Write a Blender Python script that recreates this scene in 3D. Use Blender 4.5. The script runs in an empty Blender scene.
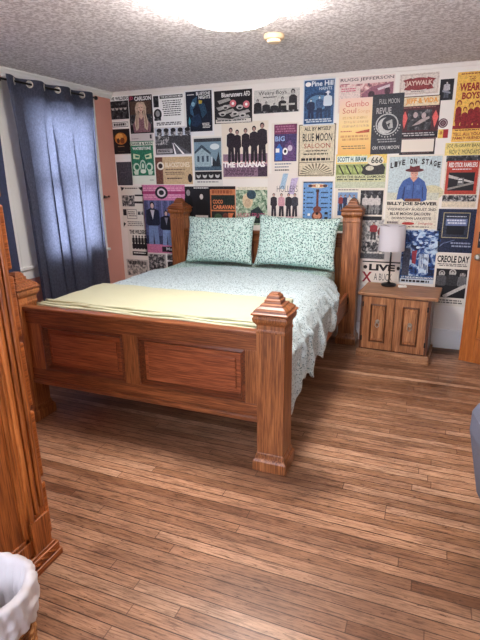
import bpy, bmesh, math, random
from mathutils import Vector, Matrix, noise
random.seed(7)
C = bpy.context.scene.collection
PI = math.pi

# ------------------------------------------------------------------ helpers
def s2l(c):
    return tuple(((v/255)/12.92 if v/255 <= .04045 else (((v/255)+.055)/1.055)**2.4) for v in c)

def new_mat(name):
    m = bpy.data.materials.new(name); m.use_nodes = True
    return m, m.node_tree.nodes, m.node_tree.links, m.node_tree.nodes['Principled BSDF']

_plain = {}
def plain(col, rough=.6, metal=0., spec=.3, name=None):
    k = (col, rough, metal, spec)
    if k in _plain: return _plain[k]
    m, n, l, b = new_mat(name or 'ink_%02x%02x%02x' % tuple(col))
    b.inputs['Base Color'].default_value = (*s2l(col), 1)
    b.inputs['Roughness'].default_value = rough
    b.inputs['Metallic'].default_value = metal
    b.inputs['Specular IOR Level'].default_value = spec
    _plain[k] = m
    return m

def ramp(n, stops, interp='LINEAR'):
    r = n.new('ShaderNodeValToRGB'); r.color_ramp.interpolation = interp
    e = r.color_ramp.elements
    e[0].position, e[0].color = stops[0][0], (*s2l(stops[0][1]), 1)
    e[1].position, e[1].color = stops[-1][0], (*s2l(stops[-1][1]), 1)
    for p, c in stops[1:-1]:
        x = e.new(p); x.color = (*s2l(c), 1)
    return r

def coords(n, l, scale=(1, 1, 1), rot=(0, 0, 0), loc=(0, 0, 0)):
    t = n.new('ShaderNodeTexCoord'); m = n.new('ShaderNodeMapping')
    m.inputs['Scale'].default_value = scale; m.inputs['Rotation'].default_value = rot
    m.inputs['Location'].default_value = loc
    l.new(t.outputs['Object'], m.inputs['Vector'])
    return m.outputs['Vector']

def nz(n, l, vec, scale, detail=4, rough=.55, dist=0):
    t = n.new('ShaderNodeTexNoise'); t.inputs['Scale'].default_value = scale
    t.inputs['Detail'].default_value = detail; t.inputs['Roughness'].default_value = rough
    t.inputs['Distortion'].default_value = dist
    l.new(vec, t.inputs['Vector']); return t

def mixc(n, l, fac, a, b, mode='MIX'):
    m = n.new('ShaderNodeMix'); m.data_type = 'RGBA'; m.blend_type = mode
    for s, v in ((m.inputs[0], fac), (m.inputs[6], a), (m.inputs[7], b)):
        if hasattr(v, 'links'): l.new(v, s)
        elif isinstance(v, (int, float)): s.default_value = v
        else: s.default_value = (*s2l(v), 1)
    return m.outputs[2]

def math_(n, l, op, a, b=None, c=None):
    m = n.new('ShaderNodeMath'); m.operation = op
    for s, v in zip(m.inputs, (a, b, c)):
        if v is None: continue
        if hasattr(v, 'links'): l.new(v, s)
        else: s.default_value = v
    return m.outputs[0]

def bump(n, l, b, h, strength=.3, dist=.01):
    x = n.new('ShaderNodeBump'); x.inputs['Strength'].default_value = strength
    x.inputs['Distance'].default_value = dist
    l.new(h, x.inputs['Height']); l.new(x.outputs[0], b.inputs['Normal'])

def wood(name, dark, mid, light, axis=2, rough=.38, seed=0.):
    """oak: long fine grain along one axis plus cathedral figure"""
    m, n, l, b = new_mat(name)
    sc = [26, 26, 26]; sc[axis] = 1.6
    sf = [210, 210, 210]; sf[axis] = 7
    v1 = coords(n, l, sc, loc=(seed, seed*2, seed)); v2 = coords(n, l, sf)
    a = nz(n, l, v1, .6, 3, .6, .9); f = nz(n, l, v2, 1.0, 3, .6)
    w = math_(n, l, 'MULTIPLY', a.outputs[0], 9.0)
    w = math_(n, l, 'SINE', w); w = math_(n, l, 'MULTIPLY_ADD', w, .18, .5)
    s = math_(n, l, 'MULTIPLY_ADD', f.outputs[0], .9, -.45)
    t = math_(n, l, 'ADD', w, s)
    r = ramp(n, [(.22, dark), (.5, mid), (.85, light)]); l.new(t, r.inputs[0])
    l.new(r.outputs[0], b.inputs['Base Color'])
    b.inputs['Roughness'].default_value = rough
    b.inputs['Specular IOR Level'].default_value = .45
    bump(n, l, b, t, .12, .002)
    return m

def box(bm, x0, y0, z0, x1, y1, z1, mi=0):
    vs = [bm.verts.new((x, y, z)) for z in (z0, z1) for x, y in ((x0, y0), (x1, y0), (x1, y1), (x0, y1))]
    for f in ((3, 2, 1, 0), (4, 5, 6, 7), (0, 1, 5, 4), (1, 2, 6, 5), (2, 3, 7, 6), (3, 0, 4, 7)):
        bm.faces.new([vs[i] for i in f]).material_index = mi

def sq_lathe(bm, cx, cy, prof):
    """square section profile [(half width, z)...]"""
    rings = []
    for h, z in prof:
        rings.append([bm.verts.new((cx+a*h, cy+b*h, z)) for a, b in ((-1, -1), (1, -1), (1, 1), (-1, 1))])
    for r0, r1 in zip(rings, rings[1:]):
        for i in range(4):
            j = (i+1) % 4
            bm.faces.new((r0[i], r0[j], r1[j], r1[i]))
    bm.faces.new(rings[0][::-1]); bm.faces.new(rings[-1])

def lathe(bm, cx, cy, prof, n=32, axis='z', cap=True, smooth=True):
    rings = []
    for r, z in prof:
        ring = []
        for i in range(n):
            a = 2*PI*i/n
            p = (r*math.cos(a), r*math.sin(a), z)
            if axis == 'y': p = (cx+p[0], -p[2], cy+p[1])
            elif axis == 'x': p = (p[2], cx+p[0], cy+p[1])
            else: p = (cx+p[0], cy+p[1], p[2])
            ring.append(bm.verts.new(p))
        rings.append(ring)
    for r0, r1 in zip(rings, rings[1:]):
        for i in range(n):
            j = (i+1) % n
            bm.faces.new((r0[i], r0[j], r1[j], r1[i])).smooth = smooth
    if cap:
        bm.faces.new(rings[0][::-1]); bm.faces.new(rings[-1])

def tube(bm, pts, r, n=10):
    pts = [Vector(p) for p in pts]; rings = []
    for i, p in enumerate(pts):
        d = (pts[min(i+1, len(pts)-1)]-pts[max(i-1, 0)]).normalized()
        u = d.orthogonal().normalized() if i == 0 else (u-d*u.dot(d)).normalized()
        v = d.cross(u)
        rr = r[i] if isinstance(r, (list, tuple)) else r
        rings.append([bm.verts.new(p+(u*math.cos(2*PI*k/n)+v*math.sin(2*PI*k/n))*rr) for k in range(n)])
    for r0, r1 in zip(rings, rings[1:]):
        for i in range(n):
            j = (i+1) % n
            bm.faces.new((r0[i], r0[j], r1[j], r1[i])).smooth = True
    bm.faces.new(rings[0][::-1]); bm.faces.new(rings[-1])

def torus(bm, c, nrm, R, r, n=24, k=8):
    c = Vector(c); nrm = Vector(nrm).normalized(); u = nrm.orthogonal().normalized(); v = nrm.cross(u)
    g = []
    for i in range(n):
        a = 2*PI*i/n; d = u*math.cos(a)+v*math.sin(a)
        g.append([bm.verts.new(c+d*(R+r*math.cos(2*PI*j/k))+nrm*(r*math.sin(2*PI*j/k))) for j in range(k)])
    for i in range(n):
        for j in range(k):
            bm.faces.new((g[i][j], g[(i+1) % n][j], g[(i+1) % n][(j+1) % k], g[i][(j+1) % k])).smooth = True

def grid(bm, fn, nu, nv, smooth=True, skip=None, mi=0):
    g = [[bm.verts.new(fn(i/nu, j/nv)) for j in range(nv+1)] for i in range(nu+1)]
    for i in range(nu):
        for j in range(nv):
            if skip and skip((i+.5)/nu, (j+.5)/nv): continue
            f = bm.faces.new((g[i][j], g[i+1][j], g[i+1][j+1], g[i][j+1])); f.smooth = smooth; f.material_index = mi
    return g

def obj(name, bm, mats, parent=None, bevel=0, solid=0, subd=0, fix=True, local=False, origin=None):
    """ONE mesh object; coordinates are world coordinates unless local=True"""
    if fix: bmesh.ops.recalc_face_normals(bm, faces=bm.faces[:])
    off = Vector((0, 0, 0))
    if parent is not None:
        if not local:
            q = parent
            while q: off += q.location; q = q.parent
    elif origin is not None: off = Vector(origin)
    if off.length: bmesh.ops.translate(bm, verts=bm.verts[:], vec=-off)
    me = bpy.data.meshes.new(name); bm.to_mesh(me); bm.free()
    if not isinstance(mats, (list, tuple)): mats = [mats]
    for m in mats: me.materials.append(m)
    o = bpy.data.objects.new(name, me); C.objects.link(o)
    if parent is not None: o.parent = parent
    elif origin is not None: o.location = origin
    if solid:
        md = o.modifiers.new('solidify', 'SOLIDIFY'); md.thickness = solid; md.offset = 0
    if bevel:
        md = o.modifiers.new('bevel', 'BEVEL'); md.width = bevel; md.segments = 2; md.limit_method = 'ANGLE'
        md.angle_limit = .6
    if subd:
        md = o.modifiers.new('subd', 'SUBSURF'); md.levels = md.render_levels = subd
    return o

def tag(o, label=None, cat=None, group=None, kind=None):
    if label: o['label'] = label
    if cat: o['category'] = cat
    if group: o['group'] = group
    if kind: o['kind'] = kind
    return o

def thing(name, label, cat, loc, rot=0, group=None):
    o = bpy.data.objects.new(name, None); C.objects.link(o); o.empty_display_size = .05
    o.location = loc; o.rotation_euler = (0, 0, rot)
    return tag(o, label, cat, group)

def part(name, bm, m, parent, **k): return obj(name, bm, m, parent, **k)
def struct(name, bm, m, **k): return tag(obj(name, bm, m, **k), kind='structure')
def BM(*boxes):
    bm = bmesh.new()
    for b in boxes: box(bm, *b)
    return bm

# ------------------------------------------------------------------ materials
bed_z = wood('oak_bed_upright', (104, 58, 30), (172, 108, 62), (204, 142, 92), 2)
bed_x = wood('oak_bed_long', (94, 50, 28), (156, 94, 54), (190, 124, 78), 0)
bed_y = wood('oak_bed_rail', (112, 60, 30), (176, 106, 60), (206, 138, 86), 1)
ns_z = wood('oak_stand_upright', (118, 72, 42), (184, 128, 86), (214, 164, 122), 2)
ns_x = wood('oak_stand_long', (124, 82, 54), (188, 140, 102), (222, 182, 144), 0)
ar_z = wood('oak_chest_upright', (120, 60, 22), (186, 106, 48), (212, 136, 72), 2, seed=3)
ar_x = wood('oak_chest_long', (120, 60, 22), (186, 106, 48), (212, 136, 72), 1, seed=3)
dr_z = wood('stained_door_wood', (150, 78, 24), (186, 108, 44), (204, 128, 60), 2, .35)
black_metal = plain((22, 20, 24), .4, .3, .5, 'black_metal')
steel = plain((190, 185, 175), .3, 1., .5, 'brushed_nickel')
trimw = plain((232, 232, 230), .45, 0, .4, 'white_trim_paint')
wallw = plain((238, 233, 226), .75, 0, .2, 'warm_white_wall_paint')

def pink_paint():
    m, n, l, b = new_mat('pink_wall_paint')
    v = coords(n, l); t = nz(n, l, v, 3, 3)
    l.new(mixc(n, l, t.outputs[0], (214, 152, 138), (224, 164, 150)), b.inputs['Base Color'])
    b.inputs['Roughness'].default_value = .7
    t2 = nz(n, l, v, 120, 2); bump(n, l, b, t2.outputs[0], .08, .002)
    return m
pinkw = pink_paint()

def popcorn():
    m, n, l, b = new_mat('popcorn_ceiling')
    v = coords(n, l); t = nz(n, l, v, 58, 3, .55); t2 = nz(n, l, v, 130, 2, .6)
    a = math_(n, l, 'ADD', t.outputs[0], t2.outputs[0])
    r = ramp(n, [(.42, (206, 198, 198)), (.58, (250, 246, 246))]); l.new(t.outputs[0], r.inputs[0])  # pits darkened in the colour, like shade between the grains
    l.new(r.outputs[0], b.inputs['Base Color']); b.inputs['Roughness'].default_value = .9
    bump(n, l, b, a, .9, .017)
    return m

def floor_mat():
    m, n, l, b = new_mat('narrow_oak_strip_floor')
    tc = n.new('ShaderNodeTexCoord'); sx = n.new('ShaderNodeSeparateXYZ'); l.new(tc.outputs['Object'], sx.inputs[0])
    W = .056
    yy = math_(n, l, 'DIVIDE', sx.outputs[1], W); row = math_(n, l, 'FLOOR', yy); fy = math_(n, l, 'FRACT', yy)
    wn = n.new('ShaderNodeTexWhiteNoise'); wn.noise_dimensions = '1D'; l.new(row, wn.inputs['W'])
    xx = math_(n, l, 'MULTIPLY_ADD', sx.outputs[0], 1/1.7, 0.0)
    xo = math_(n, l, 'MULTIPLY_ADD', wn.outputs[0], 9.7, xx)
    colm = math_(n, l, 'FLOOR', xo); fx = math_(n, l, 'FRACT', xo)
    cb = n.new('ShaderNodeCombineXYZ'); l.new(row, cb.inputs[0]); l.new(colm, cb.inputs[1])
    w2 = n.new('ShaderNodeTexWhiteNoise'); w2.noise_dimensions = '2D'; l.new(cb.outputs[0], w2.inputs['Vector'])
    base = ramp(n, [(0, (170, 124, 92)), (.3, (190, 144, 112)), (.7, (198, 152, 120)), (1, (214, 172, 140))])
    l.new(w2.outputs[0], base.inputs[0])
    # grain runs with the boards (x) and is shifted board by board
    g = n.new('ShaderNodeCombineXYZ')
    l.new(math_(n, l, 'MULTIPLY_ADD', w2.outputs[0], 40, math_(n, l, 'MULTIPLY', sx.outputs[0], 9.0)), g.inputs[0])
    l.new(math_(n, l, 'MULTIPLY', sx.outputs[1], 130.), g.inputs[1])
    gr = nz(n, l, g.outputs[0], 1., 5, .65, .4)
    gr2 = ramp(n, [(.34, (104, 84, 70)), (.55, (255, 255, 255))]); l.new(gr.outputs[0], gr2.inputs[0])
    c = mixc(n, l, .72, base.outputs[0], gr2.outputs[0], 'MULTIPLY')
    # old wear: large darker and lighter areas, speckled dents
    wv = coords(n, l, (.9, 2.6, 1)); we = nz(n, l, wv, 1.5, 6, .68)
    wr = ramp(n, [(.38, (150, 134, 124)), (.60, (255, 255, 255))]); l.new(we.outputs[0], wr.inputs[0])
    c = mixc(n, l, .6, c, wr.outputs[0], 'MULTIPLY')
    rw = ramp(n, [(0, (188, 172, 160)), (.45, (255, 255, 255))]); l.new(wn.outputs[0], rw.inputs[0]); c = mixc(n, l, .8, c, rw.outputs[0], 'MULTIPLY')
    sv = coords(n, l, (14, 60, 1)); sp = nz(n, l, sv, 1.6, 3, .7)
    sr = ramp(n, [(.30, (90, 62, 44)), (.40, (255, 255, 255))]); l.new(sp.outputs[0], sr.inputs[0])
    c = mixc(n, l, .8, c, sr.outputs[0], 'MULTIPLY')
    # seams between boards; some rows have wider gaps
    dy = math_(n, l, 'ABSOLUTE', math_(n, l, 'SUBTRACT', fy, .5)); dx = math_(n, l, 'ABSOLUTE', math_(n, l, 'SUBTRACT', fx, .5))
    th = math_(n, l, 'MULTIPLY_ADD', wn.outputs[0], -.03, .472)
    s1 = math_(n, l, 'GREATER_THAN', dy, th); s2 = math_(n, l, 'MULTIPLY', math_(n, l, 'GREATER_THAN', dx, .4988), .7)
    seam = math_(n, l, 'MAXIMUM', s1, s2)
    c = mixc(n, l, math_(n, l, 'MULTIPLY', seam, .85), c, (58, 32, 20))
    l.new(c, b.inputs['Base Color'])
    rr = n.new('ShaderNodeMapRange'); l.new(we.outputs[0], rr.inputs[0])
    rr.inputs['From Min'].default_value = .3; rr.inputs['From Max'].default_value = .7
    rr.inputs['To Min'].default_value = .44; rr.inputs['To Max'].default_value = .27
    l.new(rr.outputs[0], b.inputs['Roughness'])
    b.inputs['Specular IOR Level'].default_value = .45
    h = math_(n, l, 'SUBTRACT', math_(n, l, 'MULTIPLY', gr.outputs[0], .3), seam)
    bump(n, l, b, h, .35, .003)
    return m

def leaf_fabric(name, base, mark, scale, cover=.5, mark2=None, stretch=.55):
    m, n, l, b = new_mat(name)
    v = coords(n, l, (1, stretch+.45, 1), rot=(.5, .4, .6)); d = nz(n, l, v, scale*.5, 2)
    vv = n.new('ShaderNodeVectorMath'); vv.operation = 'ADD'; l.new(v, vv.inputs[0])
    sc = n.new('ShaderNodeVectorMath'); sc.operation = 'SCALE'; l.new(d.outputs[1], sc.inputs[0]); sc.inputs[3].default_value = .02
    l.new(sc.outputs[0], vv.inputs[1])
    t = n.new('ShaderNodeTexVoronoi'); t.inputs['Scale'].default_value = scale; l.new(vv.outputs[0], t.inputs['Vector'])
    r = ramp(n, [(cover*.8, mark), (cover, base)]); l.new(t.outputs['Distance'], r.inputs[0])
    c = r.outputs[0]
    if mark2:
        t2 = nz(n, l, v, scale*.6, 1); r2 = ramp(n, [(.52, (0, 0, 0)), (.56, (255, 255, 255))]); l.new(t2.outputs[0], r2.inputs[0])
        r3 = ramp(n, [(cover*.8, mark2), (cover, base)]); l.new(t.outputs['Distance'], r3.inputs[0])
        c = mixc(n, l, r2.outputs[0], c, r3.outputs[0])
    l.new(c, b.inputs['Base Color']); b.inputs['Roughness'].default_value = .85
    b.inputs['Specular IOR Level'].default_value = .15
    t4 = nz(n, l, v, 14, 3); bump(n, l, b, t4.outputs[0], .35, .02)
    return m

mint = leaf_fabric('mint_leaf_print_cotton', (198, 222, 216), (62, 98, 98), 80, .47, (120, 166, 158))
spread = leaf_fabric('pale_sprig_print_cotton', (196, 212, 217), (112, 138, 146), 78, .42, (172, 192, 196))

def throw_mat():
    m, n, l, b = new_mat('cream_ribbed_knit')
    v = coords(n, l, (1, 1, 1)); w = n.new('ShaderNodeTexWave'); w.bands_direction = 'Y'
    w.inputs['Scale'].default_value = 24; w.inputs['Distortion'].default_value = 1.2; l.new(v, w.inputs[0])
    t = nz(n, l, v, 90, 2)
    c = mixc(n, l, w.outputs['Fac'], (188, 190, 162), (208, 208, 180)); l.new(c, b.inputs['Base Color'])
    b.inputs['Roughness'].default_value = .95; b.inputs['Specular IOR Level'].default_value = .1
    bump(n, l, b, math_(n, l, 'ADD', w.outputs['Fac'], t.outputs[0]), .5, .006)
    return m

def curtain_mat(name, col, tcol, tf=.5):
    m, n, l, b = new_mat(name)
    v = coords(n, l, (1, 1, .7)); t = nz(n, l, v, 220, 3, .7); t3 = nz(n, l, v, 70, 3, .6)
    mm = math_(n, l, 'MULTIPLY_ADD', t3.outputs[0], .5, math_(n, l, 'MULTIPLY', t.outputs[0], .5))
    r = ramp(n, [(.4, tuple(int(x*.72) for x in tcol)), (.6, tcol)]); l.new(mm, r.inputs[0])
    b.inputs['Base Color'].default_value = (*s2l(col), 1); b.inputs['Roughness'].default_value = .9
    b.inputs['Specular IOR Level'].default_value = .1
    tr = n.new('ShaderNodeBsdfTranslucent'); l.new(r.outputs[0], tr.inputs[0])
    mx = n.new('ShaderNodeMixShader'); mx.inputs[0].default_value = tf
    l.new(b.outputs[0], mx.inputs[1]); l.new(tr.outputs[0], mx.inputs[2])
    l.new(mx.outputs[0], n['Material Output'].inputs[0])
    return m

def glass_mat():
    m, n, l, b = new_mat('window_glass')
    n.remove(b); t = n.new('ShaderNodeBsdfTransparent'); g = n.new('ShaderNodeBsdfGlossy'); g.inputs['Roughness'].default_value = .02
    f = n.new('ShaderNodeFresnel'); f.inputs[0].default_value = 1.5; mx = n.new('ShaderNodeMixShader')
    l.new(f.outputs[0], mx.inputs[0]); l.new(t.outputs[0], mx.inputs[1]); l.new(g.outputs[0], mx.inputs[2])
    l.new(mx.outputs[0], n['Material Output'].inputs[0]); return m
glass = glass_mat()

def emis(name, col, s):
    m, n, l, b = new_mat(name)
    b.inputs['Base Color'].default_value = (*s2l(col), 1)
    b.inputs['Emission Color'].default_value = (*s2l(col), 1); b.inputs['Emission Strength'].default_value = s
    return m

# ------------------------------------------------------------------ the room
H, XR, YR = 2.44, 4.42, -5.3
struct('floor', BM((-.15, YR-.15, -.1, 6.2, .15, 0)), floor_mat())
struct('ceiling', BM((-.15, YR-.15, H, 6.2, .15, H+.1)), popcorn())
struct('wall_back', BM((-.15, 0, 0, 6.2, .15, H)), wallw)
F0, F1, FZ0, FZ1 = 1.2, 3.2, .8, 2.15
struct('wall_front', BM((-.15, YR-.15, 0, F0, YR, H), (F1, YR-.15, 0, 6.2, YR, H), (F0, YR-.15, 0, F1, YR, FZ0), (F0, YR-.15, FZ1, F1, YR, H)), wallw)
bm = BM((F0-.1, YR, FZ0-.1, F0, YR+.02, FZ1+.1), (F1, YR, FZ0-.1, F1+.1, YR+.02, FZ1+.1), (F0, YR, FZ1, F1, YR+.02, FZ1+.1), (F0, YR, FZ0-.1, F1, YR+.03, FZ0), ((F0+F1)/2-.04, YR-.12, FZ0, (F0+F1)/2+.04, YR+.01, FZ1))
wf = struct('window_3', bm, trimw)  # unseen window added behind the camera for soft sky fill
obj('window_pane', BM((F0, YR-.09, FZ0, F1, YR-.085, FZ1)), glass, wf)
# left wall with two window openings (a wide post of casing between them)
WZ0, WZ1 = .84, 2.2
W1, W2 = (-1.28, -.40), (-2.66, -1.76)
bm = BM((-.15, W1[1], 0, 0, 0, H), (-.15, W2[1], 0, 0, W1[0], H), (-.15, YR, 0, 0, W2[0], H))
for w in (W1, W2): box(bm, -.15, w[0], 0, 0, w[1], WZ0); box(bm, -.15, w[0], WZ1, 0, w[1], H)
struct('wall_left', bm, pinkw)
# right wall with the doorway the open door belongs to, and the hall behind it
D0, D1 = -1.40, -.56
bm = BM((XR, D1, 0, XR+.12, 0, H), (XR, YR, 0, XR+.12, D0, H), (XR, D0, 2.05, XR+.12, D1, H))
struct('wall_right', bm, wallw)
struct('wall_hall', BM((6.1, YR, 0, 6.2, 0, H)), wallw)

def crown(bm, p, q, n):
    """stepped crown along p->q; n points into the room"""
    p, q, n = Vector(p), Vector(q), Vector(n)
    prof = [(0, 0), (.045, 0), (.045, -.012), (.032, -.022), (.026, -.038), (.014, -.05), (.014, -.062), (0, -.062)]
    a = [bm.verts.new(p+n*d+Vector((0, 0, z))) for d, z in prof]; b = [bm.verts.new(q+n*d+Vector((0, 0, z))) for d, z in prof]
    for i in range(len(prof)):
        j = (i+1) % len(prof); bm.faces.new((a[i], a[j], b[j], b[i]))
    bm.faces.new(a[::-1]); bm.faces.new(b)
struct('trim_1', BM((.046, -.011, H-.034, XR, 0, H)), plain((232, 226, 218), .5, 0, .4), bevel=.003)
bm = bmesh.new(); crown(bm, (0, 0, H), (0, YR, H), (1, 0, 0)); struct('trim_2', bm, trimw)
def base(bm, x0, y0, x1, y1, nx, ny):
    t = .016
    box(bm, min(x0, x1+nx*t), min(y0, y1+ny*t), 0, max(x0, x1+nx*t), max(y0, y1+ny*t), .165)
    t = .022
    box(bm, min(x0, x1+nx*t), min(y0, y1+ny*t), .165, max(x0, x1+nx*t), max(y0, y1+ny*t), .187)
bm = bmesh.new(); base(bm, .03, 0, XR-.03, 0, 0, -1); struct('baseboard_back', bm, trimw, bevel=.004)
bm = bmesh.new(); base(bm, 0, 0, 0, YR+.03, 1, 0); struct('baseboard_left', bm, trimw, bevel=.004)
bm = bmesh.new(); base(bm, XR, YR+.03, XR, D0-.09, -1, 0); struct('baseboard_right', bm, trimw, bevel=.004)
bm = BM((XR-.02, D0-.085, 0, XR, D0, 2.13), (XR-.02, D1, 0, XR, D1+.085, 2.13), (XR-.02, D0, 2.05, XR, D1, 2.13))
struct('trim_3', bm, trimw, bevel=.004)

def window(k, w):
    y0, y1 = w
    f = bmesh.new()
    # jamb lining, sill, casing, sashes
    box(f, -.15, y0, WZ0, 0, y0+.02, WZ1); box(f, -.15, y1-.02, WZ0, 0, y1, WZ1); box(f, -.15, y0+.02, WZ1-.02, 0, y1-.02, WZ1)
    box(f, -.15, y0+.02, WZ0, 0, y1-.02, WZ0+.02)
    cL, cR = (.11, .14) if k == 1 else (.11, .14)
    box(f, 0, y1, WZ0-.02, .018, y1+(.105 if k == 1 else .24), H-.063)
    box(f, 0, y0-(.239 if k == 1 else .105), WZ0-.02, .018, y0, H-.063)
    box(f, 0, y0, WZ1, .018, y1, H-.063)
    o = struct('window_%d' % k, f, trimw, bevel=.003)
    s = bmesh.new()
    box(s, 0, y0-(.239 if k == 1 else .13), WZ0-.022, .04, y1+(.125 if k == 1 else .24), WZ0+.004)
    box(s, 0, y0-(.239 if k == 1 else .11), WZ0-.11, .016, y1+(.1 if k == 1 else .24), WZ0-.022)
    obj('window_sill', s, trimw, o, bevel=.004)
    for a, b, x in ((WZ0+.02, 1.55, -.06), (1.52, WZ1-.02, -.095)):
        q = bmesh.new(); yy0, yy1 = y0+.02, y1-.02
        box(q, x, yy0, a, x+.03, yy0+.045, b); box(q, x, yy1-.045, a, x+.03, yy1, b)
        box(q, x, yy0+.045, a, x+.03, yy1-.045, a+.05); box(q, x, yy0+.045, b-.04, x+.03, yy1-.045, b)
        so = obj('window_sash', q, trimw, o, bevel=.002)
        obj('window_pane', BM((x+.013, yy0+.045, a+.05, x+.017, yy1-.045, b-.04)), glass, so)
window(1, W1); window(2, W2)

# the open door, standing in front of the back wall
dx0, dy0, dx1, dy1 = 3.631, -.312, 4.395, -.545
dl = math.hypot(dx1-dx0, dy1-dy0); da = math.atan2(dy1-dy0, dx1-dx0)
# local frame: x along the door from the latch edge, y away from the camera, built with the face towards -y
d = bmesh.new(); DH = 2.02
box(d, 0, 0, .01, .115, .038, DH); box(d, dl-.115, 0, .01, dl, .038, DH)
for z0, z1 in ((.01, .23), (.80, .98), (DH-.12, DH)): box(d, .115, 0, z0, dl-.115, .038, z1)
box(d, dl/2-.05, 0, .23, dl/2+.05, .038, .80); box(d, dl/2-.05, 0, .98, dl/2+.05, .038, DH-.12)
door = struct('door_1', d, dr_z, bevel=.003)
door.location = (dx0, dy0, 0); door.rotation_euler = (0, 0, da)
for a, b in ((.115, dl/2-.05), (dl/2+.05, dl-.115)):
    for z0, z1 in ((.23, .80), (.98, DH-.12)):
        p = BM((a, .012, z0, b, .026, z1)); box(p, a+.03, .006, z0+.03, b-.03, .032, z1-.03)
        part('door_panel', p, dr_z, door, local=True, bevel=.004)
h = bmesh.new(); lathe(h, .062, .93, [(.024, 0), (.024, .005), (.010, .008), (.009, .03), (.019, .037), (.026, .05), (.024, .062), (.012, .068)], 24, 'y')
part('door_handle', h, steel, door, local=True)
part('lock_plate', BM((.038, -.004, 1.0, .084, 0, 1.13)), black_metal, door, local=True, bevel=.002)
h = bmesh.new(); lathe(h, .061, 1.065, [(.013, .004), (.013, .012), (.006, .014)], 20, 'y')
part('lock_cylinder', h, steel, door, local=True)

# ------------------------------------------------------------------ posters
PW, PK = (242, 238, 230), (34, 32, 36)
def photo_mat(name, stops, scale, seed=0, stretch=(1, 1, 1)):
    m, n, l, b = new_mat(name)
    v = coords(n, l, stretch, loc=(seed, seed, seed)); t = nz(n, l, v, scale, 4, .6, .6)
    r = ramp(n, stops); l.new(t.outputs[0], r.inputs[0]); l.new(r.outputs[0], b.inputs['Base Color'])
    b.inputs['Roughness'].default_value = .5; b.inputs['Specular IOR Level'].default_value = .3
    return m
PHG = photo_mat('print_grey_photo', [(.36, (26, 26, 30)), (.5, (88, 88, 92)), (.6, (196, 192, 188))], 34)
PHD = photo_mat('print_dark_photo', [(.42, (20, 20, 24)), (.58, (70, 70, 76)), (.68, (170, 168, 166))], 26, 2)
PHL = photo_mat('print_light_photo', [(.36, (90, 90, 92)), (.5, (178, 176, 172)), (.6, (222, 218, 210))], 30, 4)
PHB = photo_mat('print_blue_photo', [(.36, (20, 34, 66)), (.5, (62, 92, 140)), (.62, (168, 190, 214))], 30, 5)
PHW = photo_mat('print_warm_photo', [(.36, (50, 30, 26)), (.5, (140, 90, 60)), (.62, (220, 180, 130))], 26, 6)
PHN = photo_mat('print_green_photo', [(.36, (52, 84, 64)), (.5, (150, 178, 150)), (.62, (220, 226, 206))], 30, 7)
PHR = photo_mat('print_rose_photo', [(.36, (90, 60, 70)), (.5, (208, 150, 150)), (.62, (236, 214, 206))], 24, 8)
SWB = photo_mat('print_blue_swirl', [(.40, (16, 26, 60)), (.5, (46, 84, 150)), (.58, (190, 214, 234))], 13, 9)
YOR = None
_ink = {}
def ink(col):
    if col not in _ink:
        m, n, l, b = new_mat('print_%02x%02x%02x' % col)
        v = coords(n, l, loc=(sum(col)*.37, 0, col[0]*.11)); t = nz(n, l, v, 70, 3, .65, .5)
        w_ = .70 if max(col) < 150 else .86; lo = tuple(int(x*w_) for x in col); hi = tuple(min(255, int(x*1.04+(14 if w_ < .8 else 5))) for x in col)
        r = ramp(n, [(.36, lo), (.5, col), (.66, hi)]); l.new(t.outputs[0], r.inputs[0]); l.new(r.outputs[0], b.inputs['Base Color'])
        b.inputs['Roughness'].default_value = .5; b.inputs['Specular IOR Level'].default_value = .3
        _ink[col] = m
    return _ink[col]
def grad_mat():
    m, n, l, b = new_mat('print_yellow_orange_fade')
    t = n.new('ShaderNodeTexCoord'); s = n.new('ShaderNodeSeparateXYZ'); l.new(t.outputs['Generated'], s.inputs[0])
    r = ramp(n, [(0, (238, 178, 88)), (.5, (244, 214, 140)), (1, (240, 206, 190))]); l.new(s.outputs[2], r.inputs[0])
    l.new(r.outputs[0], b.inputs['Base Color']); b.inputs['Roughness'].default_value = .5
    return m
YOR = grad_mat()

_txt = {}
def text_mesh(s, bold):
    k = (s, bold)
    if k not in _txt:
        cu = bpy.data.curves.new('t', 'FONT'); cu.body = s; cu.resolution_u = 2; cu.offset = bold; cu.fill_mode = 'FRONT'
        o = bpy.data.objects.new('t', cu)
        me = bpy.data.meshes.new_from_object(o)
        vs = [v.co.copy() for v in me.vertices]; fs = [tuple(p.vertices) for p in me.polygons]
        bpy.data.objects.remove(o); bpy.data.meshes.remove(me); bpy.data.curves.remove(cu)
        x0, x1 = min(v.x for v in vs), max(v.x for v in vs); y0, y1 = min(v.y for v in vs), max(v.y for v in vs)
        _txt[k] = ([((v.x-x0)/(x1-x0), (v.y-y0)/(y1-y0)) for v in vs], fs)
    return _txt[k]

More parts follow.
